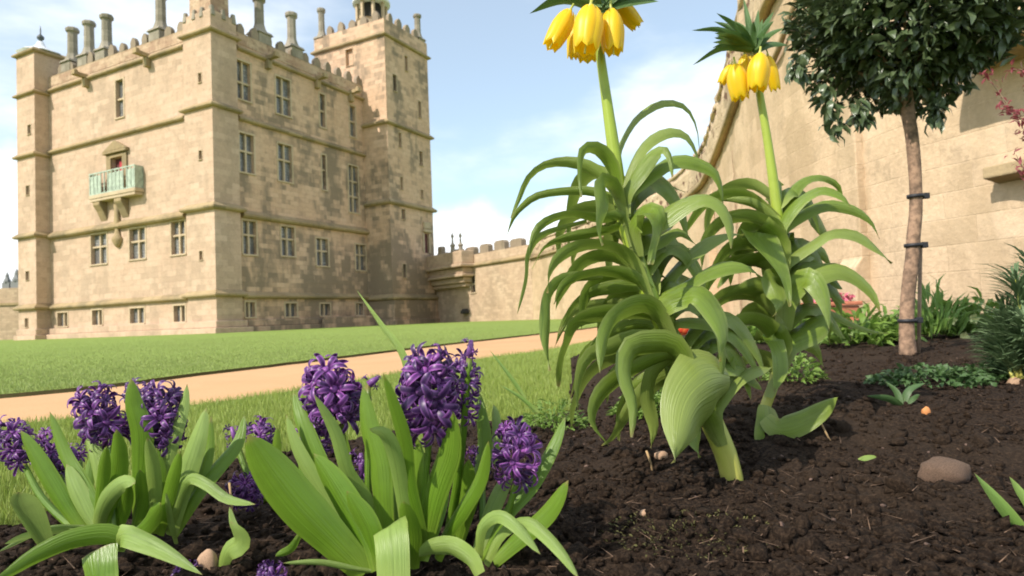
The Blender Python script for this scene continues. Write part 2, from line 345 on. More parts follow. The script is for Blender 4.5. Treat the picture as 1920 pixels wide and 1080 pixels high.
def window(side, c, h, nu=2, rows=(.42,), surround=.14, mat=None, pane=None, parent=None):
    u0, u1, z0, z1 = h; mb = MB(); s = surround
    if s:   # dressed surround standing a little proud of the wall
        fbox(mb, side, c, u0-s, u0-.003, -.03, .2, z0, z1); fbox(mb, side, c, u1+.003, u1+s, -.03, .2, z0, z1)
        fbox(mb, side, c, u0-s, u1+s, -.035, .2, z1+.003, z1+s); fbox(mb, side, c, u0-s, u1+s, -.09, .2, z0-s*.8, z0-.003)
    for k in range(1, nu):
        u = u0+(u1-u0)*k/nu; fbox(mb, side, c, u-.075, u+.075, .1, .27, z0, z1)
    for r in rows:
        z = z1-(z1-z0)*r; fbox(mb, side, c, u0+.002, u1-.002, .105, .265, z-.07, z+.07)
    if not mb.v: fbox(mb, side, c, u0-.05, u0-.003, -.02, .1, z0, z1)
    w = mb.build('window', mat or M_DRESS, parent or castle)
    p = MB(); f = fr(side, c)
    fbox(p, side, c, u0+.004, u1-.004, .29, .32, z0+.004, z1-.004); p.build('pane', pane or M_GLASS, w)
    return w
M_DRESS = stone('dressed_stone', (.46, .35, .23), (.50, .39, .26), (.54, .43, .30), .12, bw=3, bh=3, mortar=0)
def box2(fn, tl, brr, off):
    a = fn(*tl, off); b = fn(*brr, off); return (min(a[0], b[0]), max(a[0], b[0]), min(a[1], b[1]), max(a[1], b[1]))
RWIN = [((440.8, 110), (470, 191.7), 2, (.55,)), ((516.7, 141.7), (545, 220), 2, (.5,)), ((599, 175), (610, 240), 1, (.5,)), ((655, 196.7), (667, 258), 1, (.5,)),
        ((448.5, 248), (476.7, 326.7), 2, (.45,)), ((520.8, 268), (548, 343), 2, (.42,)), ((603, 290), (612, 356.7), 1, (.42,)), ((653, 309), (673, 400), 2, (.33, .66)),
        ((455, 412.8), (481, 477.7), 2, (.42,)), ((527, 423.7), (552.7, 480.6), 2, (.42,)), ((592.8, 446.4), (616, 499), 2, (.45,)), ((666.5, 458), (686, 507), 2, (.4,)),
        ((460.5, 566.7), (478, 594), 2, ()), ((534.9, 569), (556.7, 593), 2, ()), ((600.5, 570), (619, 591), 2, ()), ((667, 569), (681, 590), 2, ())]
LWIN = [((170.6, 441.4), (200.7, 493), 2, (.42,)), ((242.8, 430.5), (273, 483.5), 2, (.42,)), ((321, 417), (347.5, 475), 2, (.42,)),
        ((108, 587), (127, 611), 2, ()), ((173, 582), (192, 608.6), 2, ()), ((244, 578.6), (270.5, 605), 2, ()), ((326, 573.7), (347.5, 602.6), 2, ()), ((217, 152), (232, 218), 1, (.5,))]
PX, PY, TX, TP, TX1, TY1 = 2.15, 2.9, 16.2, -2.4, 22.9, 5.9
zt = 21.7
rh = []
for tl, brr, nu, rows in RWIN:
    u0, u1, z0, z1 = box2(RW, tl, brr, .3); u0 = max(u0, 2.32)
    rh.append(((u0, u1, z0, z1), nu, rows))
lh = []
for tl, brr, nu, rows in LWIN:
    u0, u1, z0, z1 = box2(LW, tl, brr, .3); lh.append(((max(u0, 3.06), u1, z0, z1), nu, rows))
du0, du1, dz0, dz1 = box2(LW, (210, 298), (232, 345), .3); dz0 = 10.95
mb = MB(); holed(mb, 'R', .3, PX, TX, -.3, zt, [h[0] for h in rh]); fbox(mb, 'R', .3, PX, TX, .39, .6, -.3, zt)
mb.build('wall', M_WEATH_LIFT, castle, recalc=False)['label'] = 'shaded stained wall with long rows of windows'
mb = MB(); holed(mb, 'L', .3, PY, 20.3, -.3, zt, [h[0] for h in lh]+[(du0, du1, dz0, dz1)]); fbox(mb, 'L', .3, PY, 20.3, .39, .6, -.3, zt)
mb.build('wall', M_STONE, castle, recalc=False)['label'] = 'sunlit clean wall with the balcony'
MB().box(.95, TX-.05, .95, 22, -.3, 21.0).build('roof', M_DARKROOF, castle)  # inner core box added to stop light passing through; its top is the roof
for h, nu, rows in rh: window('R', .3, h, nu, rows)
for h, nu, rows in lh: window('L', .3, h, nu, rows)
# string courses
SPROF = [(0, 0), (-.22, .03), (-.30, .12), (-.30, .22), (-.06, .44), (0, .48)]
def string_wall(side, c, u0, u1, z, k=1.):
    f = fr(side, c); MB().extrude([(p*k-.001, q*k) for p, q in SPROF]+[(.06, .46*k), (.06, 0)], u0, u1, lambda p, q, t: f(t, p, z-.2*k+q)).build('string_course', M_STRING, castle)
def string_ring(x0, x1, y0, y1, z, k=1., parent=None, mat=None):
    mb = MB(); n = len(SPROF); rings = []
    for p, q in SPROF:
        o = -p*k; i = len(mb.v)
        for x, y in ((x0-o, y0-o), (x1+o, y0-o), (x1+o, y1+o), (x0-o, y1+o)): mb.v.append((x, y, z-.2*k+q*k))
        rings.append(i)
    for a, b in zip(rings, rings[1:]):
        for j in range(4): mb.f.append((a+j, a+(j+1) % 4, b+(j+1) % 4, b+j))
    mb.f.append(tuple(rings[0]+j for j in range(4))[::-1]); mb.f.append(tuple(rings[-1]+j for j in range(4)))
    return mb.build('string_course', mat or M_STRING, parent or castle)
for z, k in ((20.55, .85), (15.4, .9), (8.42, 1.25), (2.58, 1.0)):
    string_wall('R', .3, PX+.24*k, TX-.02, z, k); string_wall('L', .3, PY+.24*k, 20.2, z, k)
# plinths
mb = MB(); mb.box(2.7, 15.9, -.25, .29, -.3, .38).box(2.65, 15.9, .0, .28, .381, .85); mb.build('plinth', M_WEATH_LIFT, castle, bevel=.05)
mb = MB(); mb.box(-.25, .29, 3.45, 20.1, -.3, .38).box(.0, .28, 3.4, 20.1, .381, .85); mb.build('plinth', M_STONE, castle, bevel=.05)
mb = MB(); mb.box(9.6, 15.9, -.62, -.26, -.3, .9, .0, .08); mb.build('plinth', M_WEATH_LIFT, castle, bevel=.04)['label'] = 'raised ledge of paler stone at the foot of the shaded wall'
# near corner pier
slits = [box2(LW, (a-3, b-8), (a+3, b+8), 0) for a, b in ((375, 146), (376, 291), (377, 479))]
pier = MB()
holed(pier, 'L', 0, 0, PY, -.3, 22.4, slits, .3); holed(pier, 'R', 0, 0, PX, -.3, 22.4, [], .3)
pier.quad((PX, 0, -.3), (PX, .9, -.3), (PX, .9, 22.4), (PX, 0, 22.4)); pier.quad((0, PY, -.3), (.9, PY, -.3), (.9, PY, 22.4), (0, PY, 22.4)); pier.quad((0, 0, 22.4), (PX, 0, 22.4), (PX, PY, 22.4), (0, PY, 22.4))
pier.box(.31, PX-.05, .31, PY-.05, -.2, 22.3)
tur = pier.build('corner_turret', M_STONE, castle, recalc=False)
for h in slits: window('L', 0, h, 1, (), .05, pane=M_DARK, parent=tur).name = 'arrow_slit'
for z, k in ((21.02, .85), (15.75, .9), (8.7, 1.1), (2.68, 1.0)): string_ring(0, PX, 0, PY, z, k, tur)
mb = MB(); mb.box(-.5, PX+.5, -.5, PY+.5, -.3, .38).box(-.24, PX+.24, -.24, PY+.24, .381, .85); mb.build('plinth', M_STONE, tur, bevel=.05)
mb = MB(); mb.box(.3, PX-.3, .35, PY-.35, 22.4, 27, .06, .06); mb.box(.1, PX-.1, .1, PY-.1, 27.002, 27.4); mb.build('upper_stage', M_PARA, tur)
scr = None
for x, y in [(x, -.08) for x in (.02, PX/2-.15, PX-.36)]+[(-.08, y) for y in (.75, PY/2+.1, PY-.4)]:
    if scr is None: scr = MB().box(0, .36, 0, .36, 22.0, 22.75, .06, .06).build('carved_scroll', M_CHIM, tur, bevel=.06)
    else: scr = copy(scr, tur)
    scr.location = (x, y, 0)
# left tower
def tower_box(name, x0, x1, y0, y1, z0, z1, mat, parent, rholes=(), lholes=(), stages=()):
    mb = MB(); f = None
    holed(mb, 'R', y0, x0, x1, z0, z1, list(rholes), .3); holed(mb, 'L', x0, y0, y1, z0, z1, list(lholes), .3)
    mb.quad((x1, y0, z0), (x1, y1, z0), (x1, y1, z1), (x1, y0, z1)); mb.quad((x0, y1, z0), (x1, y1, z0), (x1, y1, z1), (x0, y1, z1)); mb.quad((x0, y0, z1), (x1, y0, z1), (x1, y1, z1), (x0, y1, z1))
    mb.box(x0+.31, x1-.05, y0+.31, y1-.05, z0, z1-.05)
    return mb.build(name, mat, parent, recalc=False)
LX, LY0, LY1 = -.8, 20.2, 22.85
ls = [box2(LW, (a-3, b-8), (a+3, b+8), LX) for a, b in ((55, 243), (52, 357), (51.5, 517), (50, 605))]
lt = tower_box('corner_turret', LX, 1.6, LY0, LY1, -.3, 23.7, M_STONE, castle, (), ls); lt['label'] = 'slim far turret with a pale ogee cap'
for h in ls: window('L', LX, h, 1, (), .05, pane=M_DARK, parent=lt).name = 'arrow_slit'
for z, k in ((20.3, .8), (15.15, .9), (8.5, 1.0), (2.62, 1.0), (23.75, .9)): string_ring(LX, 1.6, LY0, LY1, z, k, lt)
mb = MB(); mb.box(LX-.28, 1.8, LY0-.28, LY1+.28, -.3, .38).box(LX-.14, 1.7, LY0-.14, LY1+.14, .381, .85); mb.build('plinth', M_STONE, lt, bevel=.05)
cx, cy = (LX+1.6)/2, (LY0+LY1)/2
mb = MB(); mb.lathe([(1.75, 23.95), (1.6, 24.05), (1.15, 24.25), (.62, 24.5), (.36, 24.8), (.22, 25.1), (.12, 25.15)], (cx, cy), 8, PI/8); mb.build('roof', M_LEAD, lt, True)
mb = MB(); mb.lathe([(.06, 25.1), (.10, 25.2), (.26, 25.35), (.28, 25.5), (.2, 25.62), (.06, 25.75), (.05, 26.2), (.01, 26.5)], (cx, cy), 10); mb.build('finial', M_FINIAL, lt, True)
# big tower
ts = [box2(RW, a, b, TP) for a, b in (((758.7, 104), (764.8, 134.5)), ((736, 138.5), (744, 173)), ((784, 189), (790, 222)), ((747, 248), (753, 277)), ((786, 283), (793, 312)),
      ((750.5, 331.5), (755.5, 356)), ((789, 356), (793.5, 373)), ((753, 391.7), (760, 411.8)), ((755, 495), (762, 520.8)), ((764.6, 569), (772, 591)), ((795, 568), (803, 591)))]
td = box2(RW, (795, 437.6), (804, 475), TP)
nich = box2(LW, (648, 94), (662, 122), TX)
tw = tower_box('tower', TX, TX1, TP, TY1, -.3, 27.4, M_WEATH_LIFT, castle, ts+[td], [nich]); tw['label'] = 'tall square tower with a domed lantern on top'
for h in ts: window('R', TP, h, 1, (), .06, pane=M_DARK, parent=tw)
window('L', TX, nich, 1, (), .04, pane=M_WEATH_LIFT, parent=tw)['label'] = 'blocked window high on the tower'
mb = MB(); fbox(mb, 'R', TP, td[0]+.01, td[1]-.01, .15, .22, td[2]+.01, td[3]-.01); mb.build('door', M_DRED, tw)
mb = MB(); fbox(mb, 'R', TP, td[0]-.25, td[1]+.35, -.28, .0, td[3]+.1, td[3]+.4); fbox(mb, 'R', TP, td[0]-.15, td[1]+.25, -.22, 0, td[3]+.45, td[3]+1.1)
fbox(mb, 'R', TP, td[0]-.3, td[0]-.02, -.1, 0, td[2], td[3]); fbox(mb, 'R', TP, td[1]+.02, td[1]+.3, -.1, 0, td[2], td[3]); mb.build('door_surround', M_DRESS, tw, bevel=.06)
for z, k in ((26.0, .9), (18.05, 1.0), (10.9, 1.1), (2.42, 1.1)): string_ring(TX, TX1, TP, TY1, z, k, tw)
mb = MB(); mb.box(TX-.05, TX1+.18, TP-.18, TY1, -.3, 2.2); mb.box(TX-.2, TX1+.4, TP-.4, 1, -.3, .45); mb.build('plinth', M_WEATH_LIFT, tw, bevel=.04)
# merlons
mb = MB(); mb.extrude([(-.36, 0), (.36, 0), (.36, .42), (.25, .62), (.1, .78), (-.1, .78), (-.25, .62), (-.36, .42)], -.16, .16, lambda p, q, t: (p, t, q))
mb.box(-.42, .42, -.22, .22, -.12, 0)
mer = mb.build('merlon', M_MERL, castle)
first = [True]
def merlon(x, y, z, rz, parent):
    if first[0]: o = mer; first[0] = False; o.parent = parent
    else: o = copy(mer, parent)
    o.location = (x, y, z); o.rotation_euler = (0, 0, rz); o.scale = (random.uniform(.85, 1.1), 1, random.uniform(.85, 1.15))
y = 3.7
while y < 20: merlon(.55, y, zt+.12, PI/2, castle); y += 1.36
x = 2.9
while x < 16: merlon(x, .55, zt+.12, 0, castle); x += 1.3
y = TP+1.1
while y < TY1-1.1: merlon(TX+.3, y, 27.5, PI/2, tw); y += 1.35
x = TX+1.2
while x < TX1-.9: merlon(x, TP+.3, 27.5, 0, tw); x += 1.3
MB().box(.301, .8, PY, 20.2, zt, zt+.06).box(PX, TX, .301, .8, zt+.003, zt+.06).build('coping', M_STRING, castle)
# coloured band of rougher stone under the merlons
mb = MB(); mb.box(.27, .6, PY+.02, 20.15, 20.9, zt-.004).box(PX+.02, TX-.02, .27, .6, 20.9, zt-.006); mb.build('parapet', M_PARA, castle)
# chimneys
def chimney_mesh(parent):
    mb = MB(); mb.box(-.62, .62, -.62, .62, -1.4, .1).box(-.7, .7, -.7, .7, .1, .28).build('chimney', M_CHIM, parent)
    return None
mb = MB(); mb.box(-.6, .6, -.6, .6, -1.6, .25, 0, 0); mb.box(-.72, .72, -.72, .72, .252, .45, .1, .1)
mb.lathe([(.62, .45), (.5, .7), (.38, 1.1), (.36, 2.75), (.38, 2.85), (.5, 2.95), (.52, 3.15), (.46, 3.25)], (0, 0), 8, PI/8)
chim = mb.build('chimney', M_CHIM, castle)
cl = [(0.95, 17.9, 22.35), (.95, 15.6, 22.35), (.95, 13.25, 22.3), (.95, 6.6, 22.3), (5.15, .95, 22.3), (8.45, .95, 22.35)]
for i, c in enumerate(cl): (chim if i == 0 else copy(chim, castle)).location = c
for px, py0, py1, fn, off, sc in ((602, 17, 95, LW, TX+.5, 1.0), (782, 28, 75, RW, TP+.5, .85)):
    u, z1 = fn(px, py0, off); c = copy(chim, tw); c.scale = (.82, .82, sc); c.location = (TX+.5, min(u, TY1-.4), z1-3.25*sc) if fn is LW else (min(u, TX1-.6), TP+.5, z1-3.25*sc)
# lantern on the tower
u, z = RW(690, 45, 1.0); lc = (TX+2.6, 1.0)
mb = MB(); mb.lathe([(1.5, 27.3), (1.5, 28.6), (1.6, 28.7)], lc, 8, PI/8); lan = mb.build('lantern', M_DRESS, tw)
mb = MB()
for k in range(8):
    a = k*PI/4; x, y = lc[0]+1.35*math.cos(a), lc[1]+1.35*math.sin(a); mb.box(x-.12, x+.12, y-.12, y+.12, 28.7, 30.4)
mb.build('post', M_DRESS, lan)
mb = MB(); mb.lathe([(1.75, 30.4), (1.8, 30.6), (1.55, 31.2), (1.1, 31.9), (.5, 32.4), (.15, 32.7), (.1, 33.6), (.02, 34)], lc, 24); mb.build('dome', M_LEAD, lan, True)
MB().lathe([(.95, 28.7), (.95, 30.4)], lc, 8).build('pane', M_DARK, lan)
# gargoyles
mb = MB(); mb.box(-.18, .18, -.95, .0, -.05, .3, .05, .05); mb.box(-.24, .24, -1.2, -.8, -.02, .42, .06, .06); mb.box(-.2, .2, -.4, .02, -.75, -.06, 0, .0)
garg = mb.build('gargoyle', M_STRING, castle, bevel=.05)
gl = []
for q, s in (((165, 152), 'L'), ((280, 116), 'L'), ((500, 112), 'R'), ((592, 150), 'R'), ((655, 178), 'R')):
    u, z = (LW if s == 'L' else RW)(*q, .3); gl.append((s, u))
for i, (s, u) in enumerate(gl):
    o = garg if i == 0 else copy(garg, castle)
    o.location = (u, .3, 20.55) if s == 'R' else (.3, u, 20.55); o.rotation_euler = (0, 0, 0 if s == 'R' else -PI/2)
# balcony
BY0, BY1 = LW(247, 350, -.6)[0], LW(163, 350, -.6)[0]
bal = MB().box(-.75, .29, BY0-.1, BY1+.1, 10.62, 10.9).box(-.68, .28, BY0, BY1, 10.4, 10.615).build('balcony', M_DRESS, castle, bevel=.04); bal.scale.x = .7; bal.location.x = .09
mb = MB()
n = 13
for k in range(n):
    y = BY0+(BY1-BY0)*k/(n-1); mb.box(-.7, -.62, y-.05, y+.05, 10.905, 12.5)
for k in range(n-1):
    y0 = BY0+(BY1-BY0)*k/(n-1); 
    if k not in (2, 7, 8): mb.box(-.675, -.65, y0+.09, y0+(BY1-BY0)/(n-1)-.09, 11.02, 12.36)
mb.box(-.72, -.6, BY0-.05, BY1+.05, 12.5, 12.6); mb.box(-.71, -.61, BY0-.04, BY1+.04, 10.91, 11.0)
for y in (BY0, BY1): mb.box(-.6, .28, y-.04, y+.04, 10.92, 12.58)
mb.build('railing', M_RAIL, bal)
for y in (LW(188, 385, 0)[0], LW(228, 385, 0)[0]):
    f = lambda p, q, t: (p, t, q)
    MB().extrude([(.29, 10.4), (-.6, 10.4), (-.62, 10.15), (-.2, 9.7), (.1, 9.25), (.29, 8.95)], y-.42, y+.42, f).build('corbel', M_STRING, bal, bevel=.05)
yb = LW(218, 440, .1)[0]
MB().lathe([(.08, 6.75), (.3, 6.95), (.5, 7.3), (.5, 7.5), (.28, 7.7), (.2, 8.2), (.3, 8.8), (.24, 9.4), (.35, 10.38)], (.15, yb), 8).build('bracket', M_STRING, bal, True)
mb = MB(); fbox(mb, 'L', .3, du0-.55, du0-.003, -.14, .1, 10.95, 13.9); fbox(mb, 'L', .3, du1+.003, du1+.55, -.14, .1, 10.95, 13.9); fbox(mb, 'L', .3, du0-.55, du1+.55, -.15, .1, dz1+.003, 13.905)
fbox(mb, 'L', .3, du0-.75, du1+.75, -.32, .1, 14.0, 14.2)
f = fr('L', .3); mb.extrude([(du0-.8, 14.21), (du1+.8, 14.21), ((du0+du1)/2, 14.95)], -.3, .1, lambda p, q, t: f(p, t, q)); mb.build('door_surround', M_STRING, castle, bevel=.03)
mb = MB(); fbox(mb, 'L', .3, du0+.01, du1-.01, .3, .34, dz0, dz1-.01); bd = mb.build('balcony_door', M_DRED, castle)
mb = MB(); fbox(mb, 'L', .3, du0+.02, (du0+du1)/2+.1, .2, .26, dz0, dz1-.25); mb.build('curtain', M_RED, bd)
# ------------------------------------------------------------------ walls round the garden
def proj_hor(px): return 615-.0403*(px-407)
def plan(px, D): p = at(px, proj_hor(px), D); return Vector((p.x, p.y, 0))
S0 = plan(803, 66.); E0 = plan(1000, 52.)
wd = (E0-S0).normalized(); wn = Vector((-wd.y, wd.x, 0))      # local -y looks to the garden
cw = empty('curtain_wall', S0, math.atan2(wd.y, wd.x))
tag(cw, 'low battlemented curtain wall with a corbelled bay joining the castle tower', 'wall')
def CW(px, py, off=0.):
    p = hit(px, py, wn, S0+wn*off); return (p-S0).dot(wd), p.z
Lc = (E0-S0).length; zs_ = CW(930, 492)[1]; ztop = zs_+1.0
win = box2(CW, (882, 517), (892, 548), 0)
mb = MB(); holed(mb, 'R', 0, -.5, Lc, -.3, ztop, [win], .4); mb.quad((-.5, 0, ztop), (Lc, 0, ztop), (Lc, 1.4, ztop), (-.5, 1.4, ztop)); mb.quad((-.5, 1.4, -.3), (Lc, 1.4, -.3), (Lc, 1.4, ztop), (-.5, 1.4, ztop)); mb.box(-.5, Lc, .45, 1.35, -.3, ztop-.05)
mb.build('wall', M_CURT, cw, recalc=False)
window('R', 0, win, 1, (.5,), .12, parent=cw, pane=M_DARK)
f = fr('R', 0)
MB().extrude([(p*.8, q*.8) for p, q in SPROF], -.4, Lc, lambda p, q, t: (t, p, zs_+q-.1)).build('string_course', M_STRING, cw)
mb = MB(); mb.extrude([(-.75, 0), (.75, 0), (.75, .45), (.5, .62), (-.5, .62), (-.75, .45)], -.25, .25, lambda p, q, t: (p, t, q)); mb.box(-.85, .85, -.3, .3, -.1, -.001)
cm = mb.build('merlon', M_MERL, cw); x = 3.4; i = 0
while x < Lc-.5:
    o = cm if i == 0 else copy(cm, cw); o.location = (x, .3, ztop+.1); o.scale = (random.uniform(.9, 1.1), 1, random.uniform(.85, 1.15)); i += 1; x += 2.35
b0, b1 = -1.2, CW(868, 500, -1.2)[0]; zb1 = CW(840, 474, -1.2)[1]
mb = MB()
for k, (z0, z1, o) in enumerate(((zb1-1.15, zb1, 0), (zb1-1.45, zb1-1.155, -.22), (zb1-2.0, zb1-1.455, .25), (zb1-2.3, zb1-2.005, .05), (zb1-2.8, zb1-2.305, .5), (zb1-3.15, zb1-2.805, .8))):
    mb.box(b0, b1-o, -1.35+o, -.003, z0, z1)
mb.build('corbelled_bay', M_CURT, cw, bevel=.08)
mb = MB(); mb.box(-.16, .16, -.16, .16, 0, .5, .03, .03); mb.lathe([(.2, .5), (.28, .62), (.1, .8), (.07, 1.3), (.16, 1.42), (.02, 1.75)], (0, 0), 8)
fin = mb.build('finial', M_CHIM, cw)
for i, (px, off) in enumerate(((849, -1.0), (864, -.5))):
    o = fin if i == 0 else copy(fin, cw); o.location = (CW(px, 470, off)[0], off, zb1)
mer2 = copy(cm, cw, (CW(828, 470, -1)[0], -1.0, zb1+.1)); mer2.scale = (.5, .8, 1)
mb = MB(); u, z = CW(875, 584); mb.lathe([(.45, z-.2), (.5, z), (.3, z+.25)], (u, -.1), 10); mb.build('drain_hole', M_DARK, cw)

# high garden wall: plan polyline with its own height profile, swept up towards the right
gp = [(1000, 52, 6.0), (1085, 43, 5.9), (1185, 34, 5.75), (1264, 29, 5.85), (1322, 24.4, 5.9), (1346, 21.6, 5.95), (1366, 19.4, 6.2), (1394, 17.2, 6.75), (1424, 15.6, 7.5), (1460, 14, 8.0), (1500, 12.6, 8.2), (1600, 10.9, 8.3), (1700, 9.7, 8.3), (1820, 8.8, 8.3), (1960, 8.0, 8.3), (2150, 7.3, 8.3), (2500, 6.4, 8.3)]
raw = [list(plan(px, D))[:2]+[0, z] for px, D, z in gp]
gw = empty('garden_wall', (raw[6][0], raw[6][1], 0)); go = Vector(gw.location)
tag(gw, 'tall sunlit garden wall on the right with a curved rising parapet', 'wall')
sp_ = spline(raw, 150); n = len(sp_)
sl_ = np.concatenate([[0], np.cumsum(np.linalg.norm(np.diff(sp_[:, :2], axis=0), axis=1))])
tg = np.gradient(sp_[:, :2], axis=0); tg /= np.linalg.norm(tg, axis=1)[:, None]; nr = np.stack([tg[:, 1], -tg[:, 0]], 1); NRW = nr   # towards garden
sz = []
for i in range(n):
    t = sp_[i, 3]; sz.append(t-1.1-.55*min(1, max(0, (t-5.9)/1.6)))
sz = np.array(sz)
def strip(name, mat, o0, o1, zlo, zhi, nzz, cap=True, rough=0.):
    """wall skin between offsets o0 (front, garden side) and o1 (back) from zlo[i] to zhi[i]"""
    v = []; uv = []; fc = []; rows = nzz+1
    for i in range(n):
        for j in range(rows):
            z = zlo[i]+(zhi[i]-zlo[i])*j/nzz; d = o0+(rng.normal()*rough)
            v.append((sp_[i, 0]+nr[i, 0]*d-go.x, sp_[i, 1]+nr[i, 1]*d-go.y, z)); uv.append((sl_[i], z))
    for i in range(n-1):
        for j in range(nzz): a = i*rows+j; fc.append((a, a+rows, a+rows+1, a+1))
    b = len(v)
    for i in range(n):
        for z in (zlo[i], zhi[i]): v.append((sp_[i, 0]+nr[i, 0]*o1-go.x, sp_[i, 1]+nr[i, 1]*o1-go.y, z)); uv.append((sl_[i], z))
    for i in range(n-1):
        a = b+2*i; fc.append((a, a+1, a+3, a+2)); t0 = i*rows+nzz; fc.append((t0, t0+rows, a+3, a+1)); fc.append((i*rows, a, a+2, (i+1)*rows))
    return big_mesh(name, v, fc, mat, 4, uv, parent=gw)
strip('wall', M_GARDEN, 0, -1.2, np.full(n, -.3), sz, 26, rough=.012)
strip('parapet', M_GPARA, .05, -.5, sz+.004, sp_[:, 3], 4, rough=.03)
strip('string_course', M_STRING, .2, .004, sz-.12, sz+.04, 2)
strip('coping', M_GPARA, .1, -.6, sp_[:, 3]+.004, sp_[:, 3]+.16, 1, rough=.03)
def wall_at(px, D=None):
    # nearest plan sample whose picture column is px
    best = min(range(n), key=lambda i: abs(960+FPX*sp_[i, 0]/sp_[i, 1]-px)); return best
def on_wall(px, py):
    i = wall_at(px); d = ray(px, py); k = sp_[i, 1]/d.y; p = CAMO+d*k; return i, p.z
def buttress(px, half, proj, ztop, name='buttress', slope=.6):
    i = wall_at(px); c = Vector((sp_[i, 0]-go.x, sp_[i, 1]-go.y, 0)); t = Vector((*tg[i], 0)); m = Vector((*nr[i], 0))
    fn = lambda p, q, s: tuple(c+t*s+m*p+Vector((0, 0, q)))
    MB().extrude([(-.05, -.3), (proj+.12, -.3), (proj+.12, .9), (proj, 1.05), (proj, ztop), (.02, ztop+slope)], -half, half, fn).build(name, M_GARDEN, gw, bevel=.02)
buttress(1612, .26, .13, 6.2); buttress(1345, .3, .25, 3.6)
# raking weathered rib seen above the clipped tree
i0 = wall_at(1500)
def rake(pts, r, name='raking_moulding', mat=None, off=.1):
    v = [];
    for px, py in pts:
        i, z = on_wall(px, py); v.append((sp_[i, 0]+nr[i, 0]*off-go.x, sp_[i, 1]+nr[i, 1]*off-go.y, z))
    return MB().tube(v, r, 6).build(name, mat or M_STRING, gw, True)
rake([(1536, -20), (1512, 40), (1494, 90), (1478, 128)], .06)
# stone hoods at the far right
def hood(px, py, w, d, h):
    i, z = on_wall(px, py); c = Vector((sp_[i, 0]-go.x, sp_[i, 1]-go.y, z)); t = Vector((*tg[i], 0)); m = Vector((*nr[i], 0))
    fn = lambda p, q, s: tuple(c+t*s+m*p+Vector((0, 0, q)))
    MB().extrude([(0, 0), (d, .05), (d, .2), (d*.75, h*.6), (0, h)], 0, w, fn).build('stone_hood', M_STRING, gw, bevel=.02)
hood(1852, 140, 1.9, .75, .55); hood(1884, 345, .8, .3, .22)
# far low wall beyond the left turret
bw = empty('boundary_wall', plan(18, 70.)); tag(bw, 'low stone wall with two dark pinnacles beyond the slim far turret', 'wall')
z1 = at(18, 540, 70).z; z2 = at(18, 572, 70).z
MB().box(-9, 1.5, 0, 1.2, -.3, z1).build('wall', M_CURT, bw); MB().box(-9, 1.5, -.16, -.003, z2, z2+.25).build('string_course', M_STRING, bw)
mb = MB(); mb.box(-.45, .45, -.3, .3, 0, .7); mb.lathe([(.42, .7), (.4, .95), (.22, 1.35), (.2, 1.6), (.06, 2.0)], (0, 0), 8)
pin = mb.build('pinnacle', M_DARKROOF, bw)
for i, (px, s) in enumerate(((9, .85), (27, 1.0))):
    o = pin if i == 0 else copy(pin, bw); o.location = ((px-18)*70/FPX, .4, z1+.004); o.scale = (s, s, s)

# ------------------------------------------------------------------ ground
def hash2(ix, iy, seed):
    h = (ix*374761393+iy*668265263+seed*982451653) & 0xffffffff; h = ((h ^ (h >> 13))*1274126177) & 0xffffffff; return ((h ^ (h >> 16)) & 0xffff)/65535.
def vnoise(x, y, seed=0):
    ix = np.floor(x).astype(np.int64); iy = np.floor(y).astype(np.int64); fx = x-ix; fy = y-iy; fx = fx*fx*(3-2*fx); fy = fy*fy*(3-2*fy)
    a = hash2(ix, iy, seed); b = hash2(ix+1, iy, seed); c = hash2(ix, iy+1, seed); d = hash2(ix+1, iy+1, seed)
    return (a*(1-fx)+b*fx)*(1-fy)+(c*(1-fx)+d*fx)*fy
def fbm(x, y, sc, oc=4, seed=0):
    s = 0; am = .5
    for o in range(oc): s = s+am*(vnoise(x/sc*2**o, y/sc*2**o, seed+o)-.5); am *= .5
    return s
def ss(a, b, x): t = np.clip((x-a)/(b-a), 0, 1); return t*t*(3-2*t)
def bed_base(X, Y): return .02+.075*ss(1.28, 1.75, Y)*ss(.1, .6, X)+.01*ss(2, 4, Y)
def bed_z(X, Y):
    X = np.asarray(X, float); Y = np.asarray(Y, float)
    return bed_base(X, Y)+.05*fbm(X, Y, .35, 3, 3)+.035*fbm(X, Y, .07, 3, 11)+.018*np.maximum(0, fbm(X, Y, .025, 2, 21))
def gz(x, y): return float(bed_z(np.array([x]), np.array([y]))[0])
BED = [(-2.2, .35), (-1.5, .85), (-.95, 1.2), (-.73, 1.72), (-.3, 2.05), (.19, 2.35), (.35, 4.2), (1.2, 7.2), (3.0, 11), (4.2, 13.5), (9, 13), (9, .35)]
VERGE_FAR = [(-9, -.1), (-4, 1.6), (-2.12, 2.62), (-1.5, 3.1), (-1.12, 3.75), (-.62, 4.9), (-.2, 5.9), (.4, 6.9), (1.6, 10.2), (3.2, 14)]
LAWN_EDGE = [(-14, 1.5), (-6, 2.95), (-3.12, 4.05), (-2.5, 5.3), (-1.86, 6.9), (-.85, 9.6), (.47, 12.6), (2.2, 17), (4.0, 24)]
def inpoly(X, Y, poly):
    r = np.zeros(np.shape(X), bool); m = len(poly)
    for i in range(m):
        x0, y0 = poly[i]; x1, y1 = poly[(i+1) % m]
        if y0 == y1: continue
        c = ((y0 > Y) != (y1 > Y)) & (X < (x1-x0)*(Y-y0)/(y1-y0)+x0); r ^= c
    return r
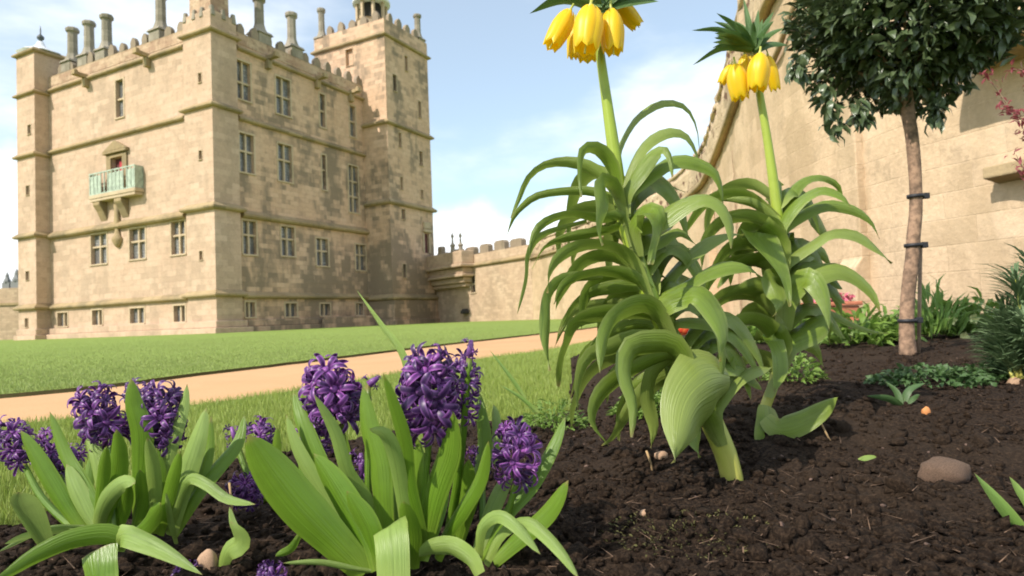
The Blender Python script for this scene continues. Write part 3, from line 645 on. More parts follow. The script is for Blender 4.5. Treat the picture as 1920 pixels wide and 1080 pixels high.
def groundmat(name, c1, c2, c3, s1, s2, bs=.4, dist=.02, rough=.95):
    m, t, b = newmat(name); P = geo_pos(t); a = noise(t, P, s1, 5, .6); f = noise(t, P, s2, 6, .7)
    c = ramp(t, a, [(.3, c1), (.7, c2)]); c = mix(t, mrange(t, f, .4, .75, 0, .7), c, c3); c = mix(t, mrange(t, noise(t, P, s1*.33, 4, .6), .45, .7, 0, .6), c, tuple(x*.72 for x in c2) if 'soil' not in name else (.06, .04, .026))
    t.links.new(c, b.inputs['Base Color']); b.inputs['Roughness'].default_value = rough; b.inputs['Specular IOR Level'].default_value = .15
    bump(t, b, f, bs, dist); return m
M_LAWN = groundmat('lawn_turf', (.20, .275, .06), (.245, .32, .075), (.155, .22, .04), .5, 22, .6, .03)
M_PATH = groundmat('buff_gravel', (.53, .315, .16), (.59, .365, .195), (.42, .24, .115), 1.2, 90, .35, .006)
M_SOIL = groundmat('dark_soil', (.012, .007, .0045), (.024, .0145, .009), (.13, .083, .052), 6, 150, 1, .012)
M_SUB = groundmat('turf_edge', (.06, .05, .02), (.09, .07, .03), (.05, .08, .02), 6, 50)
def grassmat(name, c1, c2, c3):
    m, t, b = newmat(name); P = geo_pos(t); uv = coord(t, 'UV'); sx = t.nodes.new('ShaderNodeSeparateXYZ'); t.links.new(uv, sx.inputs[0])
    c = ramp(t, noise(t, P, 1.1, 4), [(.35, c1), (.65, c2)]); c = mix(t, mrange(t, sx.outputs['X'], 0, 1, 0, .8, False), c, c3)
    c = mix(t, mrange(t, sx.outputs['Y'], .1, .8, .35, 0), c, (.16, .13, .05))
    t.links.new(c, b.inputs['Base Color']); b.inputs['Roughness'].default_value = .55
    tr = t.nodes.new('ShaderNodeBsdfTranslucent'); t.links.new(c, tr.inputs['Color']); mx = t.nodes.new('ShaderNodeMixShader'); mx.inputs[0].default_value = .3
    o = t.nodes['Material Output']; t.links.new(b.outputs[0], mx.inputs[1]); t.links.new(tr.outputs[0], mx.inputs[2]); t.links.new(mx.outputs[0], o.inputs['Surface']); return m
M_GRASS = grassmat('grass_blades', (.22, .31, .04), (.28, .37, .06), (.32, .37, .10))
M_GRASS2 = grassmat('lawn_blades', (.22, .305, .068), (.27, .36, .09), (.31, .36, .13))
G = 1500
tag(big_mesh('ground', [(-G, -G, -.09), (G, -G, -.09), (G, G, -.09), (-G, G, -.09)], [(0, 1, 2, 3)], M_LAWN, 4), kind='structure')
def ngon(name, poly, z, mat, skirt=None):
    mb = MB(); mb.f.append(tuple(mb.vert((x, y, z)) for x, y in poly)); o = mb.build(name, mat, recalc=False); return tag(o, kind='structure')
vl = [(p.x, p.y) for p in (Vector(a) for a in spline(VERGE_FAR, 60))]; el = [tuple(p) for p in spline(LAWN_EDGE, 90)]; vl = [tuple(p) for p in spline(VERGE_FAR, 60)]
# ragged turf edges
el = [(x+random.uniform(-.012, .012), y+random.uniform(-.03, .03)) for x, y in el]
ngon('path', [(-16, -2)]+[(x+.2, y-.5) for x, y in vl][:]+[(9, 26)]+[(x-.5, y+.4) for x, y in el][::-1]+[(-16, 1.5)], -.012, M_PATH)
lawnpoly = el+[(9, 45), (16, 80), (16, 140), (-160, 140), (-160, 1.5)]
mb = MB(); mb.f.append(tuple(mb.vert((x, y, .012)) for x, y in lawnpoly))
lawn = tag(mb.build('lawn', M_LAWN, recalc=False), kind='structure')
mb = MB(); k = len(el)
for x, y in el: mb.v.append((x, y, .013))
for x, y in el: mb.v.append((x+.012, y-.02, -.03))
for i in range(k-1): mb.f.append((i, i+1, k+i+1, k+i))
mb.build('lawn_edge', M_SUB, recalc=False)['kind'] = 'structure'
ngon('grass_verge', vl+[(6, 14)]+[(x+.03, y-.03) for x, y in BED[9::-1]]+[(-9, -.5)], .008, M_LAWN)
# flower bed: a fan of rows, finest near the front
th = np.linspace(-1.02, 1.05, 620); rr = .42*(13.2/.42)**np.linspace(0, 1, 430)
T, Rr = np.meshgrid(th, rr); X = Rr*np.sin(T); Y = Rr*np.cos(T); Z = bed_z(X, Y)
nr_, nc = X.shape; idx = np.arange(nr_*nc).reshape(nr_, nc)
q = np.stack([idx[:-1, :-1], idx[:-1, 1:], idx[1:, 1:], idx[1:, :-1]], -1).reshape(-1, 4)
cxm = X.ravel()[q].mean(1); cym = Y.ravel()[q].mean(1); q = q[inpoly(cxm, cym, BED)]
used = np.unique(q); rm = np.full(nr_*nc, -1); rm[used] = np.arange(len(used))
tag(big_mesh('flower_bed', np.stack([X.ravel(), Y.ravel(), Z.ravel()], 1)[used], rm[q], M_SOIL, 4, smooth=True), kind='structure')
# crumbs of soil
def icos():
    t = (1+5**.5)/2; v = np.array([(-1, t, 0), (1, t, 0), (-1, -t, 0), (1, -t, 0), (0, -1, t), (0, 1, t), (0, -1, -t), (0, 1, -t), (t, 0, -1), (t, 0, 1), (-t, 0, -1), (-t, 0, 1)], float); v /= np.linalg.norm(v[0])
    f = np.array([(0, 11, 5), (0, 5, 1), (0, 1, 7), (0, 7, 10), (0, 10, 11), (1, 5, 9), (5, 11, 4), (11, 10, 2), (10, 7, 6), (7, 1, 8), (3, 9, 4), (3, 4, 2), (3, 2, 6), (3, 6, 8), (3, 8, 9), (4, 9, 5), (2, 4, 11), (6, 2, 10), (8, 6, 7), (9, 8, 1)]); return v, f
iv, ifc = icos()
def crumbs(name, num, rmin, rmax, smin, smax, mat, pw=2.5, seed=1, z_in=.35):
    g = np.random.default_rng(seed); a = g.uniform(-.85, .9, num); r = rmin*(rmax/rmin)**g.uniform(0, 1, num)
    x = r*np.sin(a); y = r*np.cos(a); k = inpoly(x, y, BED); x = x[k]; y = y[k]; m = len(x)
    s = smin*(smax/smin)**(g.uniform(0, 1, m)**pw); z = bed_z(x, y)+s*z_in
    V = iv[None]*(1+g.normal(0, .30, (m, 12, 1)))*s[:, None, None]*g.uniform(.6, 1.3, (m, 1, 3))
    ang = g.uniform(0, 6.28, m); ca, sa = np.cos(ang), np.sin(ang); vx = V[..., 0]*ca[:, None]-V[..., 2]*sa[:, None]; vz = V[..., 0]*sa[:, None]+V[..., 2]*ca[:, None]; V = np.stack([vx, V[..., 1], vz*.8], -1)
    V += np.stack([x, y, z], 1)[:, None]
    F = (ifc[None]+12*np.arange(m)[:, None, None]).reshape(-1, 3); return big_mesh(name, V.reshape(-1, 3), F, mat, 3)
tag(crumbs('soil_crumbs', 60000, .5, 4.5, .0011, .0125, M_SOIL, 2.9, 1), kind='stuff')
M_CRUMB = plain('reddish_soil_crumb', (.10, .062, .046), .9, .8, 60)
tag(crumbs('pale_soil_crumbs', 2000, .5, 6, .0011, .007, M_CRUMB, 2.5, 5), kind='stuff')
M_STRAW = plain('soil_fibres', (.15, .09, .055), .9, .6, 30)
g = np.random.default_rng(9); m = 2600; a = g.uniform(-.8, .9, m); r = .55*(4/.55)**g.uniform(0, 1, m); x = r*np.sin(a); y = r*np.cos(a); k = inpoly(x, y, BED); x = x[k]; y = y[k]; m = len(x)
z = bed_z(x, y)+g.uniform(.001, .008, m); an = g.uniform(0, 6.28, m); ln = g.uniform(.006, .03, m); w = g.uniform(.0005, .0013, m)
dx, dy = np.cos(an)*ln, np.sin(an)*ln; V = np.stack([np.stack([x-dx-dy*0-w*np.sin(an), y-dy+w*np.cos(an), z], 1), np.stack([x-dx+w*np.sin(an), y-dy-w*np.cos(an), z], 1), np.stack([x+dx, y+dy, z+g.uniform(-.003, .009, m)], 1)], 1).reshape(-1, 3)
tag(big_mesh('soil_fibres', V, np.arange(3*m).reshape(-1, 3), M_STRAW, 3), kind='stuff')
tag(crumbs('soil_clods', 900, .5, 5, .010, .026, M_SOIL, 2.0, 8, .15), kind='stuff')
# grass blades
def blades(name, x, y, z, hmin, hmax, w, mat, seed=1, lean=.5):
    g = np.random.default_rng(seed); m = len(x); h = g.uniform(hmin, hmax, m)*(1+.6*fbm(x, y, .5, 2, 7)); an = g.uniform(0, 6.28, m); fa = g.uniform(0, 6.28, m); le = g.uniform(0, lean, m)*h
    ww = w*g.uniform(.6, 1.3, m); bx, by = np.cos(fa)*ww, np.sin(fa)*ww; lx, ly = np.cos(an)*le, np.sin(an)*le
    V = np.stack([np.stack([x-bx, y-by, z], 1), np.stack([x+bx, y+by, z], 1), np.stack([x+bx*.7+lx*.35, y+by*.7+ly*.35, z+h*.6], 1), np.stack([x-bx*.7+lx*.35, y-by*.7+ly*.35, z+h*.6], 1), np.stack([x+lx, y+ly, z+h*.97], 1)], 1)
    rnd = g.uniform(0, 1, m); uv = np.stack([np.repeat(rnd, 5), np.tile([0, 0, .6, .6, 1.], m)], 1)
    i = 5*np.arange(m)[:, None]; F = np.concatenate([i+np.array([0, 1, 2]), i+np.array([0, 2, 3]), i+np.array([3, 2, 4])], 0)
    return tag(big_mesh(name, V.reshape(-1, 3), F, mat, 3, uv), kind='stuff')
g = np.random.default_rng(3)
m = 330000; a = g.uniform(-1.15, .25, m); r = .8*(9.5/.8)**g.uniform(0, 1, m); x = r*np.sin(a); y = r*np.cos(a)
vp = vl+[(6, 14)]+BED[9::-1]+[(-9, -.5)]
k = inpoly(x, y, vp); x, y, r = x[k], y[k], r[k]
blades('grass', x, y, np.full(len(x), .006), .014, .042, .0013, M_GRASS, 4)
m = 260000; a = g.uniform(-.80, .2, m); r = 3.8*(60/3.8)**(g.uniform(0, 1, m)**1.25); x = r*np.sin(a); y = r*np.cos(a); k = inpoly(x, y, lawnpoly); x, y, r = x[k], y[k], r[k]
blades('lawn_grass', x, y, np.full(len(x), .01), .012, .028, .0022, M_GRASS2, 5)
# ------------------------------------------------------------------ leaves
def wprof(kind, t):
    if kind == 'lance': return (.58+.42*min(1, (t/.34))**.7) if t < .34 else max(0., 1-((t-.34)/.66)**1.9)
    if kind == 'strap': return (.6+.4*min(1, t/.42)) * (1. if t < .5 else max(0., 1-((t-.5)/.5)**2.6)**.75)
    if kind == 'broad': return (.45+.55*math.sin(PI/2*min(1, t/.32))) * (1. if t < .32 else max(0., 1-((t-.32)/.68)**1.1))
    if kind == 'blade': return (.8+.2*min(1, t/.2)) * (1-max(0, (t-.2)/.8)**2.2)
    if kind == 'oval': return math.sin(PI*min(1, max(0, t*.94+.05)))**.8
    if kind == 'blunt': return .85+.15*t
def ribbon(pts, width, kind='lance', tilt=(.75, .75), fold=.25, wave=.0, nseg=16, sides=None, seed=0):
    """pts world points base->tip.  The blade is turned about its own midrib by tilt (1 = broadside to where it is seen best)."""
    C = spline(pts, nseg+1); v = []; f = []; uv = {}; ph = random.uniform(0, 6)
    prev = None; ns = 6
    mb = MB()
    for j in range(nseg+1):
        t = j/nseg; p = Vector(C[j]); tg_ = Vector(C[min(j+1, nseg)]-C[max(j-1, 0)]).normalized()
        view = (p-CAMO).normalized() if sides is None else sides
        a = tg_.cross(view)
        if a.length < .05: a = tg_.cross(Vector((0, 0, 1)))
        a.normalize(); b = a.cross(tg_).normalized()
        if prev is not None and a.dot(prev) < 0: a = -a; b = -b
        prev = a
        k = tilt[0]+(tilt[1]-tilt[0])*t; s = (a*k+b*math.sqrt(max(0, 1-k*k))).normalized(); nrm = s.cross(tg_).normalized()
        w = width*wprof(kind, t)*.5/max(.35, abs(k))
        for i in range(ns+1):
            x = -1+2*i/ns
            off = nrm*(fold*w*(x*x-.35)+wave*width*math.sin(ph+t*11+x*1.5)*abs(x)*min(1, t*3))
            mb.v.append(tuple(p+s*(w*x)+off))
    for j in range(nseg):
        for i in range(ns):
            a0 = j*(ns+1)+i
            mb.face((a0, a0+1, a0+ns+2, a0+ns+1), [(i/ns, j/nseg), ((i+1)/ns, j/nseg), ((i+1)/ns, (j+1)/nseg), (i/ns, (j+1)/nseg)])
    return mb
def px3(poly, D0, dd, h=1.2):
    n = len(poly); return [at(x, y, D0+dd*(i/(n-1))**h) for i, (x, y) in enumerate(poly)]
def leaf_px(parent, poly, w, D0, dd, mat, kind='lance', tilt=None, fold=.3, wave=.03, name='leaf', label=None):
    P = px3(poly, D0, dd); tl = tilt or (random.uniform(.6, .85), random.uniform(.65, .95))
    wd_ = w*(D0+dd*.4)/FPX
    o = ribbon([p-parent.location for p in P] if parent else P, wd_, kind, tl, fold, wave, sides=None if not parent else None).build(name, mat, parent, True, recalc=False)
    if label: o['label'] = label
    return o
# ribbon() looks from CAMO in world space, so leaves are built in world space and carried into their plant's frame
def leaf_world(parent, P, width, mat, kind='lance', tilt=(.8, .8), fold=.3, wave=.03, name='leaf', nseg=16, sides=None):
    mb = ribbon(P, width, kind, tilt, fold, wave, nseg, sides); L0 = parent.location
    mb.v = [(x-L0.x, y-L0.y, z-L0.z) for x, y, z in mb.v]
    return mb.build(name, mat, parent, True, recalc=False)
def leaf_px(parent, poly, w, D0, dd, mat, kind='lance', tilt=None, fold=.3, wave=.03, name='leaf', nseg=16):
    tl = tilt or (random.uniform(.5, .9), random.uniform(.35, .95))
    return leaf_world(parent, px3(poly, D0, dd), w*(.82 if kind == 'lance' else .84 if kind == 'strap' else 1.)*(D0+dd*.4)/FPX, mat, kind, tl, fold, wave, name, nseg)
def stem_px(parent, poly, widths, D, mat, name='stem', n=30, ns=14, dd=0.):
    P = np.array([list(at(x, y, D+dd*i/(len(poly)-1)))+[w*D/FPX/2] for i, ((x, y), w) in enumerate(zip(poly, widths))])
    C = spline(P, n); L0 = parent.location
    return MB().tube([Vector(c[:3])-L0 for c in C], list(C[:, 3]), ns).build(name, mat, parent, True, recalc=False)

# ------------------------------------------------------------------ crown imperials
def bell_mesh(n_along=10):
    mb = MB(); H = 1.0
    for k in range(6):
        outer = k % 2; i0 = len(mb.v); na = 6; c = k*PI/3
        for j in range(n_along+1):
            t = j/n_along; r = .16+.28*math.sin(min(1, t*2.0)*PI/2)**.7 - .10*(max(0, t-.45)/.55)**1.6 + .022*outer
            hw = math.radians(40)*(.65+.35*min(1, t*3))*(1 if t < .72 else math.sqrt(max(.0, 1-((t-.72)/.28)**2.2)))
            for a in range(na+1):
                x = -1+2*a/na; an = c+hw*x; rr = r*(1-.05*x*x)+.012*math.cos(x*PI)
                mb.v.append((rr*math.cos(an), rr*math.sin(an), -H*t*(1-.0*x*x)))
        for j in range(n_along):
            for a in range(na):
                q = i0+j*(na+1)+a; mb.face((q, q+1, q+na+2, q+na+1), [(a/na, j/n_along), ((a+1)/na, j/n_along), ((a+1)/na, (j+1)/n_along), (a/na, (j+1)/n_along)])
    return mb
bell_proto = None
def bell(parent, top, bot, w, D, dz=0., Dz2=0.):
    global bell_proto
    a = at(*top, D+dz); b = at(*bot, D+dz+Dz2); ax = (a-b); ln = ax.length
    if bell_proto is None:
        o = bell_mesh().build('flower', M_BELL, parent, True, recalc=False)
        pm = MB(); pm.tube([(0, 0, -.1), (0.01, 0, -.6), (0, .01, -1.04)], [.02, .015, .03], 6); pm.build('pistil', M_PIST, o, True)
        sm = MB(); sm.tube([(0, 0, .22), (.02, 0, .1), (0, 0, -.02)], [.05, .045, .13], 8); sm.build('flower_stalk', M_CIS, o, True)
        bell_proto = o
    else: o = copy(bell_proto, parent)
    o.location = a-parent.location; o.rotation_mode = 'QUATERNION'; q = ax.normalized().to_track_quat('Z', 'Y')
    from mathutils import Quaternion
    o.rotation_quaternion = q @ Quaternion((0, 0, 1), random.uniform(0, PI/3)); sw = w*D/FPX/.88; o.scale = (sw, sw, ln)
D1 = 1.28
b = at(1382, 925, D1); ci = empty('crown_imperial', (b.x, b.y, gz(b.x, b.y)))
tag(ci, 'taller yellow crown imperial in front, its thick stem bent near the soil', 'flower', 'crown imperials in the flower bed')
stem_px(ci, [(1378, 945), (1374, 905), (1360, 850), (1336, 795), (1310, 735), (1288, 690), (1252, 622), (1218, 555), (1192, 482), (1168, 400), (1152, 290), (1137, 185), (1124, 90), (1116, 0), (1114, -40)],
        [42, 40, 41, 42, 41, 40, 38, 34, 31, 29, 25, 20, 17, 15, 12], D1, M_CIS, n=44)
A = [  # polyline, width in px, depth change towards the tip
 ([(1160, 280), (1175, 250), (1199, 218), (1241, 194), (1283, 200), (1306, 238), (1313, 298)], 16, .12), ([(1171, 352), (1190, 301), (1218, 264), (1255, 246), (1287, 254), (1306, 287), (1312, 322)], 24, .06),
 ([(1174, 361), (1197, 324), (1224, 289), (1246, 280), (1258, 300), (1261, 332)], 32, -.05), ([(1164, 356), (1146, 315), (1122, 283), (1095, 283), (1088, 324), (1090, 370)], 30, -.08),
 ([(1169, 372), (1130, 331), (1095, 311), (1056, 305), (1019, 312), (991, 335), (975, 370), (958, 409)], 26, .05), ([(1170, 384), (1120, 362), (1060, 360), (1009, 368), (982, 386), (963, 409), (949, 446)], 22, .10),
 ([(1158, 352), (1134, 345), (1130, 384), (1124, 426), (1130, 460)], 32, -.12), ([(1181, 402), (1125, 410), (1070, 402), (1023, 417), (1000, 444), (991, 490)], 24, -.04),
 ([(1183, 419), (1139, 434), (1079, 443), (1023, 463), (998, 505)], 22, .08), ([(1188, 483), (1148, 464), (1093, 462), (1051, 481), (1031, 512), (1026, 550)], 30, -.03),
 ([(1168, 362), (1213, 331), (1255, 302), (1294, 300), (1338, 320), (1353, 356), (1357, 400)], 32, .03), ([(1185, 430), (1210, 420), (1240, 408), (1280, 382), (1320, 370), (1352, 384), (1370, 419), (1371, 466)], 40, -.06),
 ([(1186, 420), (1206, 405), (1224, 404), (1233, 440), (1219, 496)], 46, -.10), ([(1190, 470), (1236, 454), (1273, 435), (1306, 460)], 30, .05),
 ([(1200, 522), (1150, 512), (1100, 517), (1060, 535), (1038, 570)], 28, -.02), ([(1200, 534), (1150, 540), (1110, 550), (1075, 575), (1048, 625)], 30, .08), ([(1237, 565), (1250, 530), (1290, 485), (1330, 455), (1370, 440), (1395, 440)], 32, .1),
 ([(1240, 565), (1280, 540), (1320, 515), (1365, 500), (1405, 504), (1425, 520)], 36, .02), ([(1242, 570), (1280, 554), (1312, 551), (1340, 585), (1355, 630), (1350, 678)], 54, -.1),
 ([(1225, 578), (1185, 580), (1152, 600), (1132, 640), (1124, 700)], 44, -.12), ([(1282, 672), (1240, 645), (1190, 640), (1150, 655), (1105, 672), (1085, 720), (1084, 775)], 40, -.03),
 ([(1287, 682), (1260, 655), (1220, 650), (1185, 658), (1174, 700), (1190, 760), (1184, 820)], 54, -.1), ([(1292, 682), (1305, 640), (1337, 612)], 34, .1),
 ([(1350, 760), (1372, 720), (1412, 694), (1448, 690)], 34, .08), ([(1230, 590), (1150, 590), (1085, 605), (1066, 640), (1052, 682), (1047, 725)], 32, .06), ([(1130, 520), (1060, 525), (1032, 550), (1026, 595), (1024, 645), (1031, 695)], 26, -.05),
 ([(1100, 415), (1020, 440), (992, 475), (987, 525), (970, 588)], 14, -.08), ([(1325, 770), (1300, 790), (1303, 830), (1312, 858)], 46, -.03), ([(1250, 660), (1180, 700), (1128, 740), (1112, 790), (1142, 836)], 36, -.05),
 ([(1300, 600), (1340, 612), (1356, 660), (1352, 722)], 24, -.02), ([(1248, 625), (1200, 612), (1140, 632), (1095, 680), (1070, 745)], 34, .12), ([(1270, 660), (1230, 690), (1215, 740), (1226, 800), (1220, 840)], 40, .02),
 ([(1296, 700), (1235, 712), (1180, 770), (1150, 820), (1128, 835)], 38, .1), ([(1296, 705), (1268, 730), (1258, 780), (1270, 835)], 36, .06), ([(1285, 690), (1205, 720), (1165, 770), (1160, 826)], 36, .14), ([(1272, 660), (1180, 662), (1110, 700), (1078, 760), (1072, 800)], 30, .16), ([(1240, 610), (1165, 625), (1105, 655), (1078, 700)], 28, .18), ([(1228, 580), (1130, 570), (1070, 590), (1040, 650)], 26, .16),
 ([(1215, 550), (1236, 500), (1262, 470), (1300, 465)], 28, .1), ([(1205, 520), (1222, 470), (1250, 430), (1262, 425)], 28, .14), ([(1195, 480), (1160, 440), (1112, 438), (1080, 470), (1072, 515)], 24, .14), ([(1180, 440), (1150, 395), (1105, 388), (1060, 420)], 22, .15), ([(1172, 400), (1205, 360), (1240, 345), (1285, 360)], 26, .12), ([(1305, 710), (1330, 690), (1352, 700), (1362, 740)], 30, .1),
 ([(1262, 640), (1195, 668), (1148, 715), (1120, 760), (1108, 800)], 34, .05)]
STEM1 = [(1374, 905), (1360, 850), (1336, 795), (1310, 735), (1288, 690), (1252, 622), (1218, 555), (1192, 482), (1168, 400), (1152, 290), (1137, 185)]
STEM2 = [(1436, 760), (1452, 715), (1464, 660), (1468, 600), (1466, 530), (1462, 460), (1455, 380), (1440, 270)]
def clasp(poly, stem, drop):
    """lead the leaf base a little way down the stem so that it clasps it"""
    ys = [p[1] for p in stem][::-1]; xs = [p[0] for p in stem][::-1]; x0, y0 = poly[0]
    sx = float(np.interp(y0, ys, xs))
    if abs(sx-x0) > 60: return poly
    y1 = y0+drop*random.uniform(.7, 1.3); x1 = float(np.interp(y1, ys, xs)); side = (5 if poly[1][0] > sx else -5)
    return [(x1+side*.4, y1), (sx*.6+x0*.4+side, y0+6)]+list(poly[1:])
for poly, w, dd in A: leaf_px(ci, clasp(poly, STEM1, 52), w, D1-(.022 if dd < .09 else -.02), dd, M_CIL, wave=random.uniform(.05, .17), fold=random.uniform(.2, .6))
leaf_px(ci, [(1364, 716), (1332, 726), (1300, 752), (1280, 800), (1262, 868)], 136, D1-.02, -.14, M_CIL, 'broad', (.9, .8), .6, .05)
leaf_px(ci, [(1345, 745), (1366, 690), (1360, 640)], 26, D1+.01, .06, M_CIL)
def stem_leaves(parent, poly, D, n, wpx, lpx, lo, hi, seed, back=True):
    """leaves set all round the stem, arching out and down"""
    g = random.Random(seed); C = spline([list(at(x, y, D)) for x, y in poly], 60)
    for i in range(n):
        t = lo+(hi-lo)*(i+.5)/n; p = Vector(C[int(t*59)]); az = i*2.4+g.uniform(-.4, .4)
        if back: az = g.uniform(.1, PI-.1)
        d = Vector((math.cos(az), math.sin(az), 0)); L_ = lpx*D/FPX*g.uniform(.7, 1.1); e = g.uniform(.25, .6)
        P = [p, p+d*L_*.3+Vector((0, 0, L_*e*.55)), p+d*L_*.65+Vector((0, 0, L_*e*.5)), p+d*L_*.9+Vector((0, 0, -L_*.05)), p+d*L_*.98+Vector((0, 0, -L_*.35*g.uniform(.3, 1.4)))]
        leaf_world(parent, P, wpx*D/FPX*g.uniform(.8, 1.15), M_CIL, 'lance', (.5, .6), .35, .03)
stem_leaves(ci, [(1310, 735), (1252, 622), (1192, 482), (1152, 330)], D1, 26, 30, 190, .02, .95, 4)
for (tp, bt, w, dz, dz2) in (((1068, 22), (1032, 88), 40, -.01, -.02), ((1078, 42), (1074, 110), 26, .03, .0), ((1108, 14), (1097, 97), 54, -.055, -.015), ((1100, 45), (1102, 116), 46, .05, .01),
                             ((1146, 20), (1150, 100), 44, -.03, -.01), ((1158, 4), (1197, 50), 34, .03, .02), ((1136, 20), (1140, 96), 40, .07, .02)): bell(ci, tp, bt, w, D1, dz, dz2)
def tuft(parent, c, D, tips, w, nrand, rpx, seed):
    g = random.Random(seed)
    for tx, ty in tips:
        mx, my = (c[0]*.5+tx*.5), (c[1]*.5+ty*.5)-abs(tx-c[0])*.16
        leaf_px(parent, [c, (mx, my), (tx, ty)], w, D+g.uniform(-.01, .01), g.uniform(-.06, .08), M_CIT, 'blade', (.6, .8), .3, .02, 'crown_leaf', 10)
    for i in range(nrand):
        a = g.uniform(.1, PI-.1); r = rpx*g.uniform(.7, 1.05); tx, ty = c[0]+r*math.cos(a), c[1]-r*math.sin(a)*.9
        leaf_px(parent, [c, ((c[0]+tx)/2, (c[1]+ty)/2-8), (tx, ty)], w, D, g.uniform(-.1, .1), M_CIT, 'blade', (.55, .8), .3, .02, 'crown_leaf', 10)
tuft(ci, (1116, 14), D1, [(992, 26), (1010, -14), (1050, -60), (1165, -70), (1060, 2), (1090, -90), (1200, -50)], 22, 22, 120, 5)
D2 = 1.66
b = at(1430, 780, D2); cj = empty('crown_imperial', (b.x, b.y, gz(b.x, b.y)))
tag(cj, 'smaller yellow crown imperial behind, with its whole green leaf tuft showing against the garden wall', 'flower', 'crown imperials in the flower bed')
stem_px(cj, [(1426, 795), (1436, 760), (1452, 715), (1464, 660), (1468, 600), (1466, 530), (1462, 460), (1455, 380), (1440, 270), (1425, 180), (1414, 110)], [22, 20, 20, 21, 22, 22, 22, 20, 16, 14, 11], D2, M_CIS, n=40)
B = [([(1455, 409), (1417, 384), (1380, 375), (1347, 377)], 24, .05), ([(1456, 419), (1403, 407), (1357, 405)], 26, -.05), ([(1458, 409), (1482, 366), (1509, 338), (1542, 333), (1570, 347), (1580, 374)], 24, .08),
 ([(1460, 419), (1496, 380), (1537, 356), (1574, 366), (1598, 392)], 26, -.05), ([(1462, 428), (1505, 403), (1551, 384), (1602, 394), (1634, 417), (1649, 448)], 28, .04), ([(1466, 492), (1523, 458), (1560, 436), (1607, 440), (1644, 468), (1672, 494)], 26, -.03),
 ([(1468, 500), (1500, 478), (1535, 470), (1562, 504)], 46, .1), ([(1470, 550), (1500, 530), (1535, 512), (1572, 507), (1606, 522), (1636, 552), (1650, 584)], 46, -.02), ([(1470, 560), (1498, 528), (1522, 524), (1545, 565), (1556, 622)], 54, -.12),
 ([(1468, 598), (1520, 586), (1560, 590), (1592, 606), (1632, 621), (1668, 626)], 20, .1), ([(1462, 448), (1415, 432), (1440, 465), (1470, 520), (1481, 575)], 54, -.1), ([(1468, 560), (1430, 545), (1390, 545), (1346, 564)], 46, .03),
 ([(1464, 520), (1448, 525), (1458, 560), (1452, 592)], 46, -.12), ([(1466, 642), (1430, 610), (1390, 604), (1362, 622)], 42, -.04), ([(1462, 640), (1440, 628), (1454, 655), (1460, 692), (1452, 736)], 48, -.12),
 ([(1468, 642), (1515, 620), (1552, 602), (1556, 645)], 56, .02), ([(1462, 470), (1420, 450), (1380, 462), (1352, 500)], 34, .1), ([(1464, 500), (1425, 488), (1380, 500), (1345, 540)], 34, .06), ([(1468, 600), (1430, 580), (1400, 590), (1380, 630)], 36, .1),
 ([(1466, 660), (1500, 640), (1530, 655), (1545, 690)], 34, .08), ([(1460, 690), (1420, 668), (1385, 690), (1370, 730)], 32, .05)]
for poly, w, dd in B: leaf_px(cj, clasp(poly, STEM2, 46), w, D2-(.02 if dd < .07 else -.016), dd, M_CIL, wave=random.uniform(.05, .17), fold=random.uniform(.2, .6))
leaf_px(cj, [(1440, 762), (1444, 800), (1432, 840), (1408, 868)], 58, D2-.04, -.16, M_CIL, 'lance', (.8, .8)); leaf_px(cj, [(1436, 782), (1460, 800), (1500, 790), (1545, 765), (1572, 744)], 56, D2-.1, -.1, M_CIL, 'lance', (.85, .85), .4)
stem_leaves(cj, [(1464, 660), (1466, 530), (1462, 460), (1452, 360)], D2, 24, 28, 170, .05, .97, 9)
for (tp, bt, w, dz, dz2) in (((1370, 122), (1352, 158), 20, .03, .01), ((1378, 122), (1388, 188), 38, -.02, 0), ((1396, 104), (1396, 168), 28, .04, 0), ((1425, 102), (1420, 170), 40, -.05, 0), ((1440, 106), (1455, 170), 24, .02, .01), ((1410, 106), (1408, 166), 30, .07, 0)): bell(cj, tp, bt, w, D2, dz, dz2)
tuft(cj, (1410, 96), D2, [(1297, 57), (1343, 24), (1299, 122), (1338, 40), (1340, 62), (1394, -4), (1398, 26), (1422, 16), (1430, 35), (1444, 84), (1447, 60), (1452, 20), (1335, 90)], 13, 14, 84, 6)

# ------------------------------------------------------------------ hyacinths
def floret_mesh(seed):
    g = random.Random(seed); mb = MB()
    mb.tube([(0, 0, 0), (.0, .0, .25), (0, 0, .5)], [.10, .17, .15], 7)
    for k in range(6):
        a = k*PI/3+g.uniform(-.2, .2); d = Vector((math.cos(a), math.sin(a), 0)); s = Vector((-math.sin(a), math.cos(a), 0)); tot = g.uniform(2.3, 4.0); tw = g.uniform(-.5, .5); Lp = g.uniform(.85, 1.15)
        i0 = len(mb.v); n = 9; r, z = .14, .46
        for j in range(n+1):
            t = j/n; w = .105*(.6+.55*math.sin(PI*min(1, t*.95+.05)))*(1 if t < .7 else math.sqrt(max(.02, 1-((t-.7)/.3)**2)))
            ph = .25+tot*t**1.25; n_r, n_z = math.cos(ph), -math.sin(ph)   # blade normal, for the channelled section
            for x in (-1, 0, 1): mb.v.append(tuple(d*(r+n_r*.035*abs(x))+s*(w*x+tw*.12*t*t)+Vector((0, 0, z+n_z*.035*abs(x)))))
            r += math.sin(ph)*Lp/n; z += math.cos(ph)*Lp/n*.8
        for j in range(n):
            for i in range(2):
                q = i0+j*3+i; mb.face((q, q+1, q+4, q+3), [(i/2, j/n), (i/2+.5, j/n), (i/2+.5, (j+1)/n), (i/2, (j+1)/n)])
    return mb
FLO = []
